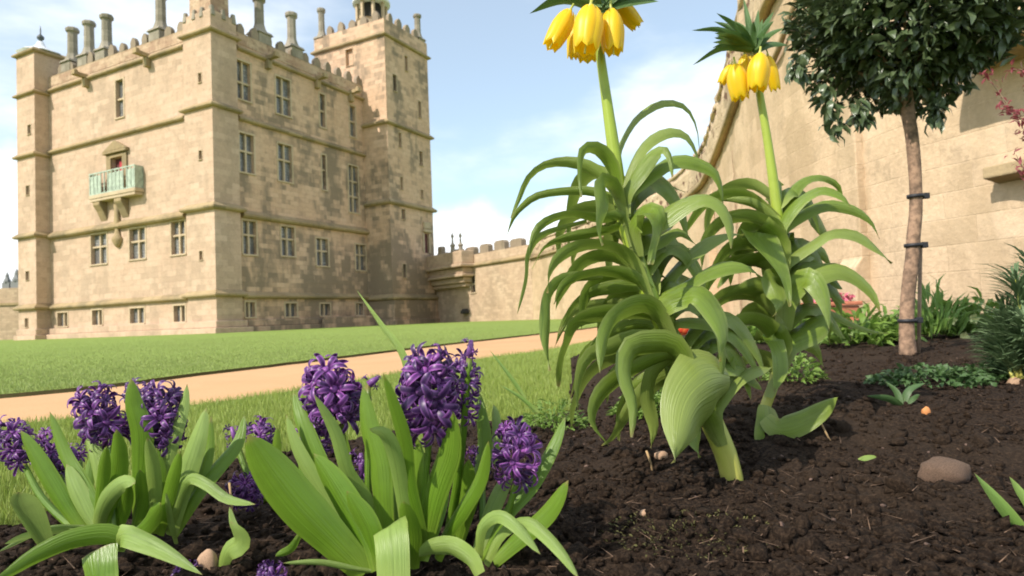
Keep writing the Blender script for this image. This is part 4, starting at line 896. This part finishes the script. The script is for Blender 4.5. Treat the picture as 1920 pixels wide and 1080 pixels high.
def head(parent, bot, top, wpx, D, nfl, seed, dd=0., flsc=1.):
    nfl = int(nfl*.78); wpx *= .88; bx_, by_ = bot; tx_, ty_ = top; bot = (bx_+(tx_-bx_)*.08, by_+(ty_-by_)*.08); top = (tx_+(bx_-tx_)*.13, ty_+(by_-ty_)*.13)
    """flower spike between two picture points, width wpx"""
    g = random.Random(seed); a = at(*bot, D); b = at(*top, D+dd); L0 = parent.location; ax = (b-a); H = ax.length; z = ax.normalized()
    u = z.cross(Vector((.2, 1, .1))).normalized(); v = z.cross(u); R = wpx*D/FPX/2
    hd = MB().tube([a-L0, (a+b)/2-L0, b-L0], [.006, .005, .003], 8).build('flower_head', M_HYF, parent, True)
    fs = R*.72*flsc; r0 = R*.22
    for i in range(nfl):
        t = (i+.5)/nfl; th_ = i*2.399+g.uniform(-.3, .3); up = (t-.45)*1.5+g.uniform(-.25, .25)
        dirv = (u*math.cos(th_)+v*math.sin(th_)); p = a+ax*(t*.94)+dirv*(.006+r0*.25); dv = (dirv+z*up).normalized()
        if len(FLO) < 7: o = floret_mesh(len(FLO)+3).build('floret', M_HYF, hd, True, recalc=False); FLO.append(o)
        else: o = copy(FLO[g.randrange(7)], hd)
        sc = fs*(1.12-.45*abs(t-.42))*g.uniform(.85, 1.3); o.location = p-L0; o.rotation_mode = 'QUATERNION'; o.rotation_quaternion = dv.to_track_quat('Z', 'Y'); o.scale = (sc*1.05, sc*1.05, sc*1.15)
    return hd
GRP = 'purple hyacinths at the front of the bed'
def hyacinth(label, base, D, heads, leaves, stalk=True, z=None):
    b = at(*base, D); e = empty('hyacinth', (b.x, b.y, gz(b.x, b.y) if z is None else z)); tag(e, label, 'hyacinth', GRP)
    for k, (bot, top, w, Dh, nf) in enumerate(heads):
        head(e, bot, top, w, Dh, nf, hash(label) % 997+k if False else len(label)*7+k)
        if stalk:
            m = ((bot[0]+base[0])/2+(bot[0]-base[0])*.15, (bot[1]+base[1])/2)
            stem_px(e, [base, m, bot], [14, 13, 11], D, M_HYL, 'flower_stem', 14, 9, Dh-D)
    for L_ in leaves:
        poly, w, dd = L_[:3]; kw = L_[3] if len(L_) > 3 else {}
        kw = dict(kw); mat = kw.pop('mat', M_HYL); kw.setdefault('kind', 'strap'); kw.setdefault('tilt', (random.uniform(.75, .92), random.uniform(.8, .95))); kw.setdefault('fold', .45); kw.setdefault('wave', .012)
        D_ = kw.pop('D', D); leaf_px(e, poly[::-1] if kw.pop('rev', True) else poly, w, D_, dd, mat, **kw)
    return e
PB = dict(mat=M_HYB)
DA = 1.05; DB = .90
# left clump: leaf polylines are written tip -> base
hyacinth('left clump hyacinth whose full head stands left of the tall broad upright leaf', (215, 1003), DA, [((208, 830), (165, 722), 84, DA+.03, 34)],
  [([(218, 804), (222, 849), (216, 902), (196, 955), (182, 1003)], 38, -.04), ([(200, 836), (191, 902), (180, 995)], 26, -.06), ([(160, 773), (169, 822), (182, 870), (200, 960), (210, 1003)], 28, .05, PB), ([(93, 771), (120, 849), (151, 902), (178, 950), (195, 1003)], 28, .06),
   ([(124, 870), (140, 915), (165, 965), (190, 1003)], 36, .03, PB), ([(253, 907), (231, 905), (204, 929), (188, 964), (184, 1000)], 36, -.08, PB)])
hyacinth('left clump hyacinth with the tallest head, right of the tall broad upright leaf', (262, 1000), DA+.02, [((318, 842), (296, 716), 84, DA+.05, 36), ((285, 800), (250, 712), 60, DA+.1, 20)],
  [([(246, 709), (248, 756), (262, 810), (262, 880), (258, 1000)], 44, -.01), ([(351, 720), (342, 769), (327, 815), (300, 900), (280, 1000)], 28, .03, PB), ([(276, 820), (284, 867), (288, 929), (280, 1000)], 30, -.06, PB), ([(240, 900), (231, 950), (214, 1003)], 30, -.05), ([(262, 880), (266, 940), (250, 1000)], 32, -.03), ([(293, 838), (299, 911), (285, 1000)], 26, 0)])
hyacinth('left clump hyacinth in front with pale long leaves spreading right', (300, 1003), DA, [],
  [([(387, 764), (369, 822), (351, 876), (333, 938), (318, 1003)], 42, .02, PB), ([(396, 780), (391, 844), (378, 893), (345, 965), (320, 1003)], 24, .06), ([(458, 778), (444, 831), (409, 876), (375, 920), (325, 1003)], 30, .08), ([(338, 845), (325, 889), (312, 940), (298, 1003)], 28, -.03),
   ([(302, 943), (276, 982), (240, 1012)], 36, -.06), ([(311, 924), (320, 982), (330, 1020)], 13, -.06, PB), ([(480, 946), (427, 935), (391, 909), (358, 896), (338, 920), (318, 1000)], 24, -.06, PB)], False)
hyacinth('leftmost hyacinth, its head cut by the left edge of the picture', (150, 1003), DA+.02, [((45, 872), (14, 778), 62, DA+.12, 26)],
  [([(38, 806), (78, 876), (118, 942), (160, 1003)], 36, .02), ([(35, 922), (55, 966), (88, 1030)], 48, -.14, dict(mat=M_HYB, D=DA-.04)), ([(8, 1020), (53, 1005), (111, 997), (158, 1003)], 15, -.1, PB), ([(-6, 1036), (90, 992), (168, 988)], 11, -.08, PB)])
hyacinth('sagging hyacinth head between the leftmost one and the left clump', (140, 985), DA+.1, [((115, 892), (74, 802), 58, DA+.18, 24), ((150, 862), (132, 835), 36, DA+.2, 9)], [([(60, 850), (90, 900), (130, 985)], 26, .04), ([(172, 850), (160, 920), (145, 985)], 24, .04)])
hyacinth('big arching hyacinth leaves lying across the bottom left corner', (228, 1040), DA-.17, [],
  [([(-30, 1100), (13, 1078), (67, 1044), (133, 1014), (200, 1004), (240, 1020)], 38, -.08, dict(D=DA-.17, kind='blade')), ([(380, 1078), (320, 1040), (267, 1014), (228, 1003), (215, 1030)], 38, -.06, dict(D=DA-.17, mat=M_HYB, kind='blade')), ([(184, 1030), (186, 1060), (190, 1100)], 58, .02, dict(D=DA-.2, kind='blunt', fold=.2))], False)
hyacinth('short purple hyacinth bud at the bottom edge below the left clump', (352, 1110), DA-.12, [((350, 1108), (350, 1052), 60, DA-.12, 18)], [])
hyacinth('wilted twisted hyacinth shoot standing alone in the dark soil', (415, 1070), DA-.1, [],
  [([(432, 978), (447, 1012), (424, 1034), (412, 1082)], 34, -.03, dict(mat=M_HYB, tilt=(.9, .3), wave=.08)), ([(430, 950), (437, 985), (452, 1010), (436, 1026), (420, 1075)], 18, .02, PB)], False)
# centre clump
hyacinth('main hyacinth of the centre clump with the largest dark purple head', (770, 1055), DB, [((806, 812), (800, 648), 128, DB, 44)],
  [([(680, 724), (690, 800), (709, 868), (716, 945), (730, 1055)], 48, .03), ([(718, 700), (738, 762), (757, 830), (764, 900), (786, 984), (800, 1040)], 32, -.06), ([(848, 767), (839, 849), (815, 921), (790, 1040)], 54, -.03), ([(781, 818), (786, 897), (792, 960), (785, 1050)], 38, 0),
   ([(692, 804), (722, 815), (740, 860), (752, 930), (765, 1040)], 34, -.08, PB), ([(757, 940), (768, 1000), (772, 1065)], 42, -.05), ([(835, 900), (815, 960), (790, 1050)], 40, .04), ([(745, 860), (752, 940), (760, 1050)], 40, .06)])
hyacinth('hyacinth with a dark head close behind the largest one, its top florets curling up', (830, 1050), DB+.08, [((872, 790), (866, 650), 74, DB+.08, 32), ((880, 672), (884, 632), 30, DB+.06, 6)],
  [([(897, 733), (901, 777), (906, 840), (885, 930), (850, 1045)], 32, .05), ([(925, 758), (930, 805), (925, 870)], 22, .03, PB), ([(880, 860), (870, 930), (845, 1045)], 40, -.02)])
hyacinth('centre clump hyacinth with a loose airy head left of the largest one', (690, 1050), DB+.03, [((640, 795), (598, 672), 116, DB+.09, 34), ((690, 722), (712, 706), 30, DB+.08, 4)],
  [([(588, 738), (627, 810), (651, 887), (690, 945), (712, 1040)], 30, -.06, PB), ([(536, 776), (552, 830), (580, 885), (640, 980), (680, 1045)], 30, .02, PB), ([(550, 736), (566, 790), (600, 870), (660, 990)], 36, .06), ([(640, 850), (660, 930), (690, 1040)], 40, .02)])
hyacinth('centre clump hyacinth with one very broad bright leaf leaning left', (690, 1068), DB-.05, [],
  [([(464, 815), (500, 872), (556, 945), (622, 1012), (684, 1075)], 92, -.03, dict(tilt=(.95, .95), fold=.35)), ([(588, 850), (640, 930), (680, 1005), (700, 1072)], 60, .03), ([(516, 1043), (545, 1030), (562, 1004)], 18, .0), ([(530, 1056), (600, 1055), (660, 1066), (700, 1072)], 13, -.03, PB), ([(650, 920), (690, 990), (712, 1070)], 46, .0)], False)
hyacinth('purple hyacinth low behind the broad bright leaf', (600, 990), DB+.2, [((600, 850), (585, 775), 70, DB+.22, 22), ((680, 900), (676, 842), 42, DB+.18, 12)], [([(640, 800), (645, 880), (625, 985)], 26, 0), ([(560, 830), (575, 900), (600, 985)], 26, .04)])
hyacinth('hyacinth with a small head left of the centre clump, grass behind it', (500, 940), DB+.35, [((505, 842), (470, 790), 58, DB+.37, 18), ((445, 835), (432, 795), 34, DB+.4, 8)], [([(520, 800), (515, 870), (503, 940)], 22, 0), ([(490, 850), (495, 900), (500, 940)], 22, -.03)])
hyacinth('stubby hyacinth head low on the soil between the two clumps', (462, 950), DB+.3, [((462, 945), (458, 892), 62, DB+.3, 22)], [])
hyacinth('right-hand hyacinth of the centre clump with star-like florets', (905, 1050), DB+.02, [((968, 905), (965, 785), 92, DB+.02, 22), ((905, 880), (892, 835), 46, DB+.12, 10)],
  [([(1060, 781), (1036, 839), (998, 907), (950, 964), (901, 1040)], 32, .05), ([(916, 826), (901, 897), (868, 955), (838, 1003), (820, 1050)], 32, -.05), ([(964, 878), (937, 920), (910, 985), (890, 1045)], 36, .03, PB), ([(1066, 900), (1027, 960), (974, 1008), (911, 1066)], 40, -.03)])
hyacinth('arching narrow hyacinth leaves bending over on the right of the centre clump', (905, 1060), DB-.06, [],
  [([(1014, 1040), (966, 985), (932, 967), (903, 990), (897, 1045)], 28, -.06, dict(mat=M_HYB)), ([(1086, 1086), (1056, 1040), (1022, 1002), (985, 978), (940, 1000), (910, 1058)], 28, -.08, dict(mat=M_HYB)), ([(786, 1044), (808, 1031), (846, 1027), (882, 1048), (898, 1078)], 40, .05, dict(mat=M_HYB, D=DB-.1))], False)
hyacinth('folded pale hyacinth leaf standing at the front of the centre clump', (735, 1090), DB-.12, [], [([(733, 1000), (731, 988), (735, 1030), (738, 1100)], 68, .06, dict(mat=M_HYB, kind='blunt', fold=.15, tilt=(.97, .97)))], False)
hyacinth('small purple hyacinth bud at the bottom edge below the broad leaf', (508, 1115), DB+.0, [((508, 1110), (508, 1056), 66, DB+.0, 18)], [])
# ------------------------------------------------------------------ clipped bay tree
DT = 3.2
b = at(1703, 668, DT); bay = empty('bay_tree', (b.x, b.y, gz(b.x, b.y)-.01))
tag(bay, 'clipped standard bay tree with a round dark green head on a bare trunk', 'tree')
tp_ = [(1703, 672), (1701, 640), (1700, 600), (1702, 560), (1706, 520), (1711, 480), (1713, 440), (1717, 400), (1717, 350), (1714, 300), (1709, 250), (1702, 210), (1698, 150), (1696, 60)]
tw_ = [32, 28, 26, 25, 25, 25, 24, 23, 22, 23, 23, 24, 22, 16]
stem_px(bay, tp_, tw_, DT, M_BARK, 'trunk', 40, 12)
def ring_at(px, py, w):
    c = at(px, py, DT)-bay.location; r = w*DT/FPX/2; h = .008
    o = MB().lathe([(r, -h), (r+.003, -h), (r+.0045, 0), (r+.003, h), (r, h)], (0, 0), 16).build('tie', M_TIE, bay, True); o.location = c
    k = MB().box(.0, .03, -.012, .012, -.014, .014).build('buckle', M_TIE, o, bevel=.003); k.location = (r+.002, 0, 0)
for q in ((1716, 368, 26), (1712, 460, 28), (1701, 601, 30)): ring_at(*q)
cc = at(1704, 16, DT)-bay.location; RC = 181*DT/FPX
# limbs inside the head
for k in range(9):
    a = k*.7; d = Vector((math.cos(a), math.sin(a), .25+.5*random.random())).normalized(); p0 = Vector(at(1700, 205-8*k, DT)-bay.location)
    MB().tube([p0, p0+d*RC*.35+Vector((0, 0, .05)), p0+d*RC*.75+Vector((0, 0, .12))], [.013, .009, .004], 6).build('limb', M_BARK, bay, True)
g = np.random.default_rng(12)
def leafcloud(name, P, D_, Ln, Wd, mat, parent, seed=1, droop=.25, nrmj=.6):
    """P positions (n,3), D_ pointing directions; each leaf is a folded, bent blade of 4 quads"""
    g = np.random.default_rng(seed); n = len(P); D_ = D_/np.linalg.norm(D_, axis=1)[:, None]
    U = g.normal(0, nrmj, (n, 3))+np.array([0, 0, 1.]); S_ = np.cross(D_, U); S_ /= np.linalg.norm(S_, axis=1)[:, None]+1e-9; Nn = np.cross(S_, D_)
    L_ = (Ln*g.uniform(.6, 1.2, n))[:, None]; W_ = (Wd*g.uniform(.7, 1.2, n))[:, None]; V = []
    for t, w, b in ((0, .12, 0), (.35, 1, .05), (.7, .8, -.0), (1, .05, -droop)):
        c = P+D_*L_*t+Nn*L_*b*t; V += [c-S_*W_*w*.5+Nn*W_*w*.18, c, c+S_*W_*w*.5+Nn*W_*w*.18]
    V = np.stack(V, 1); F = []
    for j in range(3):
        for i in range(2): q = j*3+i; F.append((q, q+1, q+4, q+3))
    F = np.array(F)[None]+12*np.arange(n)[:, None, None]; rnd = g.uniform(0, 1, n)
    uv = np.stack([np.tile(np.tile([0, .5, 1.], 4), n), np.repeat(rnd*.6+.2, 12)], 1)
    return big_mesh(name, V.reshape(-1, 3), F.reshape(-1, 4), mat, 4, uv, parent=parent)
n = 8600; d = g.normal(0, 1, (n, 3)); d /= np.linalg.norm(d, axis=1)[:, None]
lump = 1+.15*np.sin(d[:, 0]*5+1)*np.sin(d[:, 2]*6+d[:, 1]*4)+.09*np.sin(d[:, 0]*11+d[:, 2]*9)
r = RC*lump*(1-.55*g.uniform(0, 1, n)**2.2); P = d*r[:, None]*np.array([1.0, 1., .92])+np.array(cc)
keep = g.uniform(0, 1, n) < .8+.5*(np.sin(d[:, 0]*9+d[:, 1]*7+2)*np.sin(d[:, 2]*10)+.35)
P = P[keep]; d = d[keep]; dirs = d*.8+g.normal(0, .55, d.shape)+np.array([0, 0, .15])
# sprays hanging below the head on its left and lower right
for (px, py, px2, py2) in ((1545, 150, 1572, 252), (1760, 170, 1752, 224), (1600, 190, 1615, 222), (1860, 120, 1895, 80), (1505, 100, 1492, 140)):
    a = np.array(at(px, py, DT-.1)-bay.location); e = np.array(at(px2, py2, DT-.12)-bay.location); t = g.uniform(0, 1, 42)[:, None]
    P = np.vstack([P, a+(e-a)*t+g.normal(0, .014, (42, 3))]); dirs = np.vstack([dirs, np.tile((e-a), (42, 1))/np.linalg.norm(e-a)+g.normal(0, .5, (42, 3))])
leafcloud('crown', P, dirs, .078, .033, M_BAY, bay, 3)
b = at(1722, 664, DT+.03); t2 = at(1726, 455, DT+.05); L0 = Vector((b.x, b.y, gz(b.x, b.y)-.02)); st = empty('stake', L0); tag(st, 'thin dark stake tied behind the bare trunk of the clipped tree', 'stake')
MB().tube([(0, 0, 0), (t2-L0)*.5, t2-L0], .009, 8).build('stake_pole', M_VINE, st, True)

# ------------------------------------------------------------------ right-hand plants
def cloud_plant(name, label, cat, base, D, spread_px, h_px, n, Ln, Wd, mat, seed, up=.35, group=None, flat=False):
    b = at(*base, D); e = empty(name, (b.x, b.y, gz(b.x, b.y) if inpoly(np.array([b.x]), np.array([b.y]), BED)[0] else b.z)); tag(e, label, cat, group)
    g = np.random.default_rng(seed); sx = spread_px*D/FPX; hz_ = h_px*D/FPX
    a = g.uniform(0, 6.28, n); rr = np.sqrt(g.uniform(0, 1, n)); x = sx*rr*np.cos(a); y = sx*.8*rr*np.sin(a); z = hz_*(1-rr**2)*g.uniform(.1, 1, n)+.004
    dirs = np.stack([np.cos(a)*(.3+rr), np.sin(a)*(.3+rr), np.full(n, up)+g.normal(0, .25, n)], 1)+g.normal(0, .3, (n, 3))
    leafcloud('foliage', np.stack([x, y, z], 1), dirs, Ln, Wd, mat, e, seed, .35)
    return e
def blade_plant(name, label, cat, base, D, blades_, mat, group=None, kind='blade'):
    b = at(*base, D); e = empty(name, (b.x, b.y, gz(b.x, b.y) if inpoly(np.array([b.x]), np.array([b.y]), BED)[0] else b.z)); tag(e, label, cat, group)
    for poly, w, dd in blades_: leaf_px(e, poly, w, D, dd, mat, kind, (.8, .9), .35, .015, 'leaf', 12)
    return e
# feathery spurge at the right edge: upright stems ringed with narrow leaves
DS = 2.1
b = at(1925, 715, DS); sg = empty('spurge', (b.x, b.y, gz(b.x, b.y))); tag(sg, 'feathery grey-green spurge cut by the right edge of the picture', 'plant')
g = np.random.default_rng(31)
for (bx, by, tx, ty) in ((1900, 705, 1868, 640), (1915, 700, 1885, 585), (1930, 700, 1905, 520), (1945, 705, 1940, 490), (1925, 708, 1880, 680), (1960, 700, 1985, 520), (1940, 700, 1925, 600), (1908, 700, 1878, 610)):
    dd = g.uniform(-.12, .12); a = at(bx, by, DS)-sg.location; e = at(tx, ty, DS+dd)-sg.location; a.z = .0
    MB().tube([a, (a+e)/2, e], [.006, .005, .003], 6).build('stem', M_CIS, sg, True)
    n = 260; t = g.uniform(.1, 1.02, n); ax = np.array(e-a); ph = g.uniform(0, 6.28, n); u = np.cross(ax, [0.2, 1, 0]); u /= np.linalg.norm(u); v = np.cross(ax, u); v /= np.linalg.norm(v)
    rad = u[None]*np.cos(ph)[:, None]+v[None]*np.sin(ph)[:, None]; P = np.array(a)[None]+ax[None]*t[:, None]+rad*.004
    leafcloud('foliage', P, rad*1.0+ax[None]/np.linalg.norm(ax)*.75, .10, .0085, M_SPUR, sg, int(n+tx), .15, .2)
blade_plant('iris', 'fan of spiky bright leaves at the lower right edge', 'plant', (1945, 1050), 1.02,
            [([(1950, 1050), (1905, 985), (1862, 930), (1826, 886)], 26, .02), ([(1960, 1050), (1935, 960), (1908, 918), (1892, 893)], 20, .1), ([(1965, 1060), (1950, 940), (1945, 880)], 22, .06)], M_IRIS)
# red-leaved shrub hanging in from the right
b = at(1960, 640, 2.7); rs = empty('red_shrub', (b.x, b.y, gz(b.x, b.y))); tag(rs, 'red-leaved shrub arching in from the right edge below the stone hood', 'shrub')
for k, pl in enumerate(([(1960, 640), (1990, 420), (1950, 260), (1905, 215), (1848, 140)], [(1962, 640), (1985, 450), (1960, 330), (1915, 235), (1880, 200)], [(1962, 640), (1975, 480), (1950, 380), (1905, 290)], [(1960, 640), (1995, 400), (1965, 230), (1925, 140), (1900, 130)])):
    C = spline([list(at(x, y, 2.7+.1*math.sin(k*2)*i/4)-rs.location) for i, (x, y) in enumerate(pl)], 40)
    MB().tube([Vector(c) for c in C], [max(.0018, .007*(1-i/42)) for i in range(40)], 6).build('branch', M_VINE, rs, True)
    n = 90; ti = g.integers(16, 40, n); P = C[ti]+g.normal(0, .012, (n, 3)); tn = np.gradient(C, axis=0)[ti]; tn /= np.linalg.norm(tn, axis=1)[:, None]
    leafcloud('foliage', P, tn*.5+g.normal(0, .7, (n, 3)), .034, .012, M_REDL, rs, 40+k, .2)
# bare climber on the garden wall
def on_wall3(px, py, off=.05):
    i, z = on_wall(px, py); return Vector((sp_[i, 0]+NRW[i, 0]*off, sp_[i, 1]+NRW[i, 1]*off, z))
v0 = on_wall3(1766, 596); vine = empty('bare_climber', v0); tag(vine, 'thin leafless climber stem on the garden wall right of the bare trunk', 'climber')
for pl, r in (([(1766, 598), (1764, 520), (1772, 450), (1792, 390), (1812, 330), (1825, 265)], .022), ([(1772, 450), (1762, 420), (1745, 395), (1738, 370)], .010), ([(1792, 390), (1830, 370), (1848, 355)], .010), ([(1766, 500), (1790, 490), (1815, 470)], .008)):
    C = spline([list(on_wall3(x, y)-v0) for x, y in pl], 24); MB().tube([Vector(c)+Vector((random.uniform(-.02, .02), 0, random.uniform(-.02, .02))) for c in C], [r*(1-.6*k/24) for k in range(24)], 6).build('stem', M_VINE, vine, True)
# low plants on the soil
cloud_plant('cranesbill', 'low dark green ground-hugging plant on the soil below the bare trunk', 'plant', (1745, 722), 2.15, 105, 32, 460, .026, .017, M_GERL, 51, .45)
cloud_plant('cranesbill', 'dark low plant touching the feathery spurge', 'plant', (1850, 728), 2.2, 60, 26, 200, .026, .016, M_GERL, 52, .45)
cloud_plant('seedling_clump', 'fresh light green leafy clump behind the smaller crown imperial stem', 'plant', (1490, 722), 2.3, 52, 60, 240, .028, .014, M_LOWL, 53, .6)
cloud_plant('seedling_clump', 'light green leafy clump seen under the big drooping leaves of the taller crown imperial', 'plant', (1215, 748), 1.9, 62, 62, 300, .028, .014, M_LOWL, 54, .6)
cloud_plant('weed_clump', 'straggly weeds on the edge of the turf right of the centre clump', 'plant', (1040, 778), 2.0, 60, 50, 240, .035, .008, M_LOWL, 55, .5)
blade_plant('tulip_shoot', 'small dark tufted shoot in the soil right of the long fallen leaf', 'plant', (1688, 760), 1.75,
            [([(1688, 762), (1665, 748), (1625, 742)], 14, -.02), ([(1688, 760), (1680, 735), (1660, 715)], 12, .03), ([(1690, 760), (1705, 730), (1735, 718)], 13, .0), ([(1690, 762), (1715, 745), (1725, 740)], 10, -.04)], M_GERL)
cloud_plant('moss_patch', 'thin olive moss on the soil at the bottom edge of the bed', 'moss', (1300, 1045), 1.0, 170, 6, 420, .006, .0028, M_MOSS, 57, .8)
# border at the foot of the garden wall
bl = ['broad light green plant in the border left of the bare trunk', 'pale green plant in the border touching the bare trunk', 'bright plant in the border directly behind the bare trunk', 'tall spiky leaved plant in the border right of the bare trunk',
      'light green plant in the border below the bare climber', 'green plant in the border behind the feathery spurge', 'green plant in the border below the terracotta trough', 'leafy plant in the border left of the terracotta trough']
for k, (bx, by, D, sx, h, n, mt) in enumerate(((1610, 640, 3.9, 55, 62, 190, M_LOWL), (1660, 640, 4.0, 42, 48, 160, M_LOWL), (1722, 628, 4.6, 45, 50, 170, M_LOWL), (1752, 640, 4.2, 46, 80, 150, M_IRIS), (1795, 642, 4.3, 52, 62, 200, M_LOWL), (1850, 640, 4.2, 55, 70, 200, M_LOWL), (1500, 640, 4.4, 60, 46, 200, M_LOWL), (1380, 645, 4.6, 75, 50, 260, M_LOWL))):
    cloud_plant('border_plant', bl[k], 'plant', (bx, by), D, sx, h, n, .10 if k != 3 else .16, .036 if k != 3 else .022, mt, 60+k, .9 if k != 3 else 2.2, 'border plants under the garden wall')
g = np.random.default_rng(77)
pr = [(1782, 600), (1806, 632), (1824, 598), (1795, 618), (1770, 628)]
for k, q in enumerate(pr[:3]):
    c = at(*q, 4.1); o = MB()
    for j in range(5):
        a = j*1.2566; d = Vector((math.cos(a), -.5, math.sin(a))).normalized(); s = Vector((-math.sin(a), 0, math.cos(a)))
        o.quad(Vector((0, 0, 0)), d*.02+s*.012, d*.032, d*.02-s*.012)
    m_ = o.build('primrose', M_PIST, None, recalc=False, loc=c); tag(m_, ('pale primrose flower highest in the border below the bare climber', 'pale primrose flower lowest in the border below the bare climber', 'pale primrose flower nearest the feathery spurge')[k], 'flower')
    m_.scale = (1.2, 1.2, 1.2)
# terracotta trough with pink flowers, and a red tulip
b = at(1520, 606, 6.0); tr = empty('trough', (b.x, b.y, b.z-.02)); tag(tr, 'terracotta trough of pink flowers in front of the garden wall', 'planter')
k = 6/FPX; MB().box(-88*k, 78*k, -.12, .12, 0, 34*k, -.01, -.01).build('body', M_TERRA, tr, bevel=.012); MB().box(-94*k, 84*k, -.15, .15, 34*k+.002, 42*k).build('rim', M_TERRA, tr, bevel=.01)
MB().box(-86*k, 76*k, -.1, .1, 42*k-.03, 42*k+.003).build('soil', M_SOIL, tr)
n = 140; g = np.random.default_rng(78); P = np.stack([g.uniform(10, 80, n)*k, g.uniform(-.1, .1, n), 42*k+g.uniform(.0, .07, n)], 1); leafcloud('blooms', P, g.normal(0, 1, (n, 3)), .05, .03, M_PINK, tr, 79)
for j, (q, D, col) in enumerate((((1276, 614), 3.2, 'open red and orange tulip left of the drooping pale leaf'), ((1298, 600), 3.4, 'smaller red tulip close behind the open red one'))):
    top = at(*q, D); base = at(q[0]+6, 690, D); e = empty('tulip', (base.x, base.y, gz(base.x, base.y))); tag(e, col, 'flower')
    MB().tube([(0, 0, 0), (top-Vector(e.location))*.5, top-Vector(e.location)-Vector((0, 0, .03))], .004, 6).build('stem', M_CIS, e, True)
    o = bell_mesh(6).build('flower', M_TULIP, e, True, recalc=False); o.location = top-Vector(e.location)-Vector((0, 0, .03)); o.rotation_euler = (PI+.35, .3, 0); s = .058-.018*j; o.scale = (s*1.5, s*1.5, s)
    for dx in (-1, 1): leaf_px(e, [(q[0]+6, 690), (q[0]+6+14*dx, 655), (q[0]+6+30*dx, 640)], 16, D, .02, M_LOWL, 'lance')
# stones, pebbles and litter on the soil
def rock(px, py, D, w, h, mat, name, label, cat, seed, sub=3):
    c = at(px, py, D); bm = bmesh.new(); bmesh.ops.create_icosphere(bm, subdivisions=sub, radius=1); g = np.random.default_rng(seed); o_ = g.uniform(0, 9, 3)
    for v in bm.verts:
        p = v.co; q = .13*math.sin(p.x*3+o_[0])*math.sin(p.y*4+o_[1])+.05*math.sin(p.z*6+o_[2]+p.x*4)+.025*g.normal(); v.co = p*(1+q)
    me = bpy.data.meshes.new(name); bm.to_mesh(me); bm.free(); me.materials.append(mat)
    for f in me.polygons: f.use_smooth = True
    o = bpy.data.objects.new(name, me); COL.objects.link(o); sx = w*D/FPX/2; sz = h*D/FPX/2; o.scale = (sx, sx*.8, sz); o.location = (c.x, c.y, gz(c.x, c.y)+sz*.35); return tag(o, label, cat)
rock(1770, 905, 1.30, 88, 52, M_ROCK, 'stone', 'large brown rounded stone lying on the bare soil at right', 'stone', 1)
rock(1740, 822, 1.62, 17, 20, M_ORANGE, 'pebble', 'small bright orange pebble behind the large brown stone', 'pebble', 2, 2)
rock(388, 1035, .95, 40, 52, M_PALEROCK, 'stone', 'buff stone in the soil beside the wilted twisted shoot', 'stone', 3)
rock(1240, 878, 1.45, 26, 20, M_PALEROCK, 'pebble', 'pale pebble left of the bent crown imperial stem', 'pebble', 4, 2)
rock(1905, 735, 2.1, 30, 22, M_PALEROCK, 'pebble', 'reddish pebble below the feathery spurge', 'pebble', 5, 2)
rock(1210, 1003, 1.08, 18, 14, M_PALEROCK, 'pebble', 'pale pebble lowest in the bare soil right of the centre clump', 'pebble', 6, 2)
def flat_leaf(poly, w, D, label, mat, name='fallen_leaf', cat='leaf'):
    P = [at(x, y, D) for x, y in poly]; e = empty(name, P[0]); tag(e, label, cat); leaf_px(e, poly, w, D, .0, mat, 'oval', (.9, .9), .3, .05, 'leaf_blade'); return e
flat_leaf([(1600, 872), (1632, 862), (1668, 868)], 20, 1.4, 'small pale green leaf lying on the soil left of the large brown stone', M_HYB)
flat_leaf([(1592, 884), (1608, 878), (1622, 890)], 13, 1.38, 'tiny pale leaf lying just below the small pale green leaf', M_HYB)
def straw(pts, D, r, label, name='straw', mat=None):
    P = [at(x, y, D) for x, y in pts]; e = P[0]; return tag(MB().tube([p-e for p in P], r, 6).build(name, mat or M_TWIG, None, True, loc=e), label, 'twig')
straw([(1535, 785), (1552, 818), (1575, 860)], 1.5, .0022, 'dry straw leaning from the fallen broad leaf to the soil'); straw([(1212, 845), (1220, 868), (1226, 898)], 1.4, .0024, 'dry straw hanging below the lowest leaves of the taller crown imperial')
straw([(1560, 905), (1620, 880), (1665, 855)], 1.42, .0016, 'thin dark twig lying beside the small pale green leaf', 'twig', M_VINE)
straw([(430, 905), (434, 940), (436, 968)], 1.05, .0018, 'dry pale stalk standing in the soil between the two clumps')
# loose tall grass blades
def tall_blade(poly, w, D, dd, label, mat=None):
    P = at(*poly[0], D); e = empty('grass_stalk', P); tag(e, label, 'grass blade'); leaf_px(e, poly, w, D, dd, mat or M_IRIS, 'blade', (.8, .85), .4, .0, 'leaf_blade', 14)
tall_blade([(790, 850), (760, 680), (715, 610), (668, 543)], 15, .98, .05, 'long pale grass blade rising in front of the castle wall', M_HYB)
tall_blade([(985, 748), (955, 705), (918, 656)], 8, 1.6, .02, 'thin dark grass blade over the path right of the largest purple head')
tall_blade([(1010, 775), (975, 745), (938, 722)], 8, 1.55, .02, 'short thin grass blade leaning left at the turf edge')
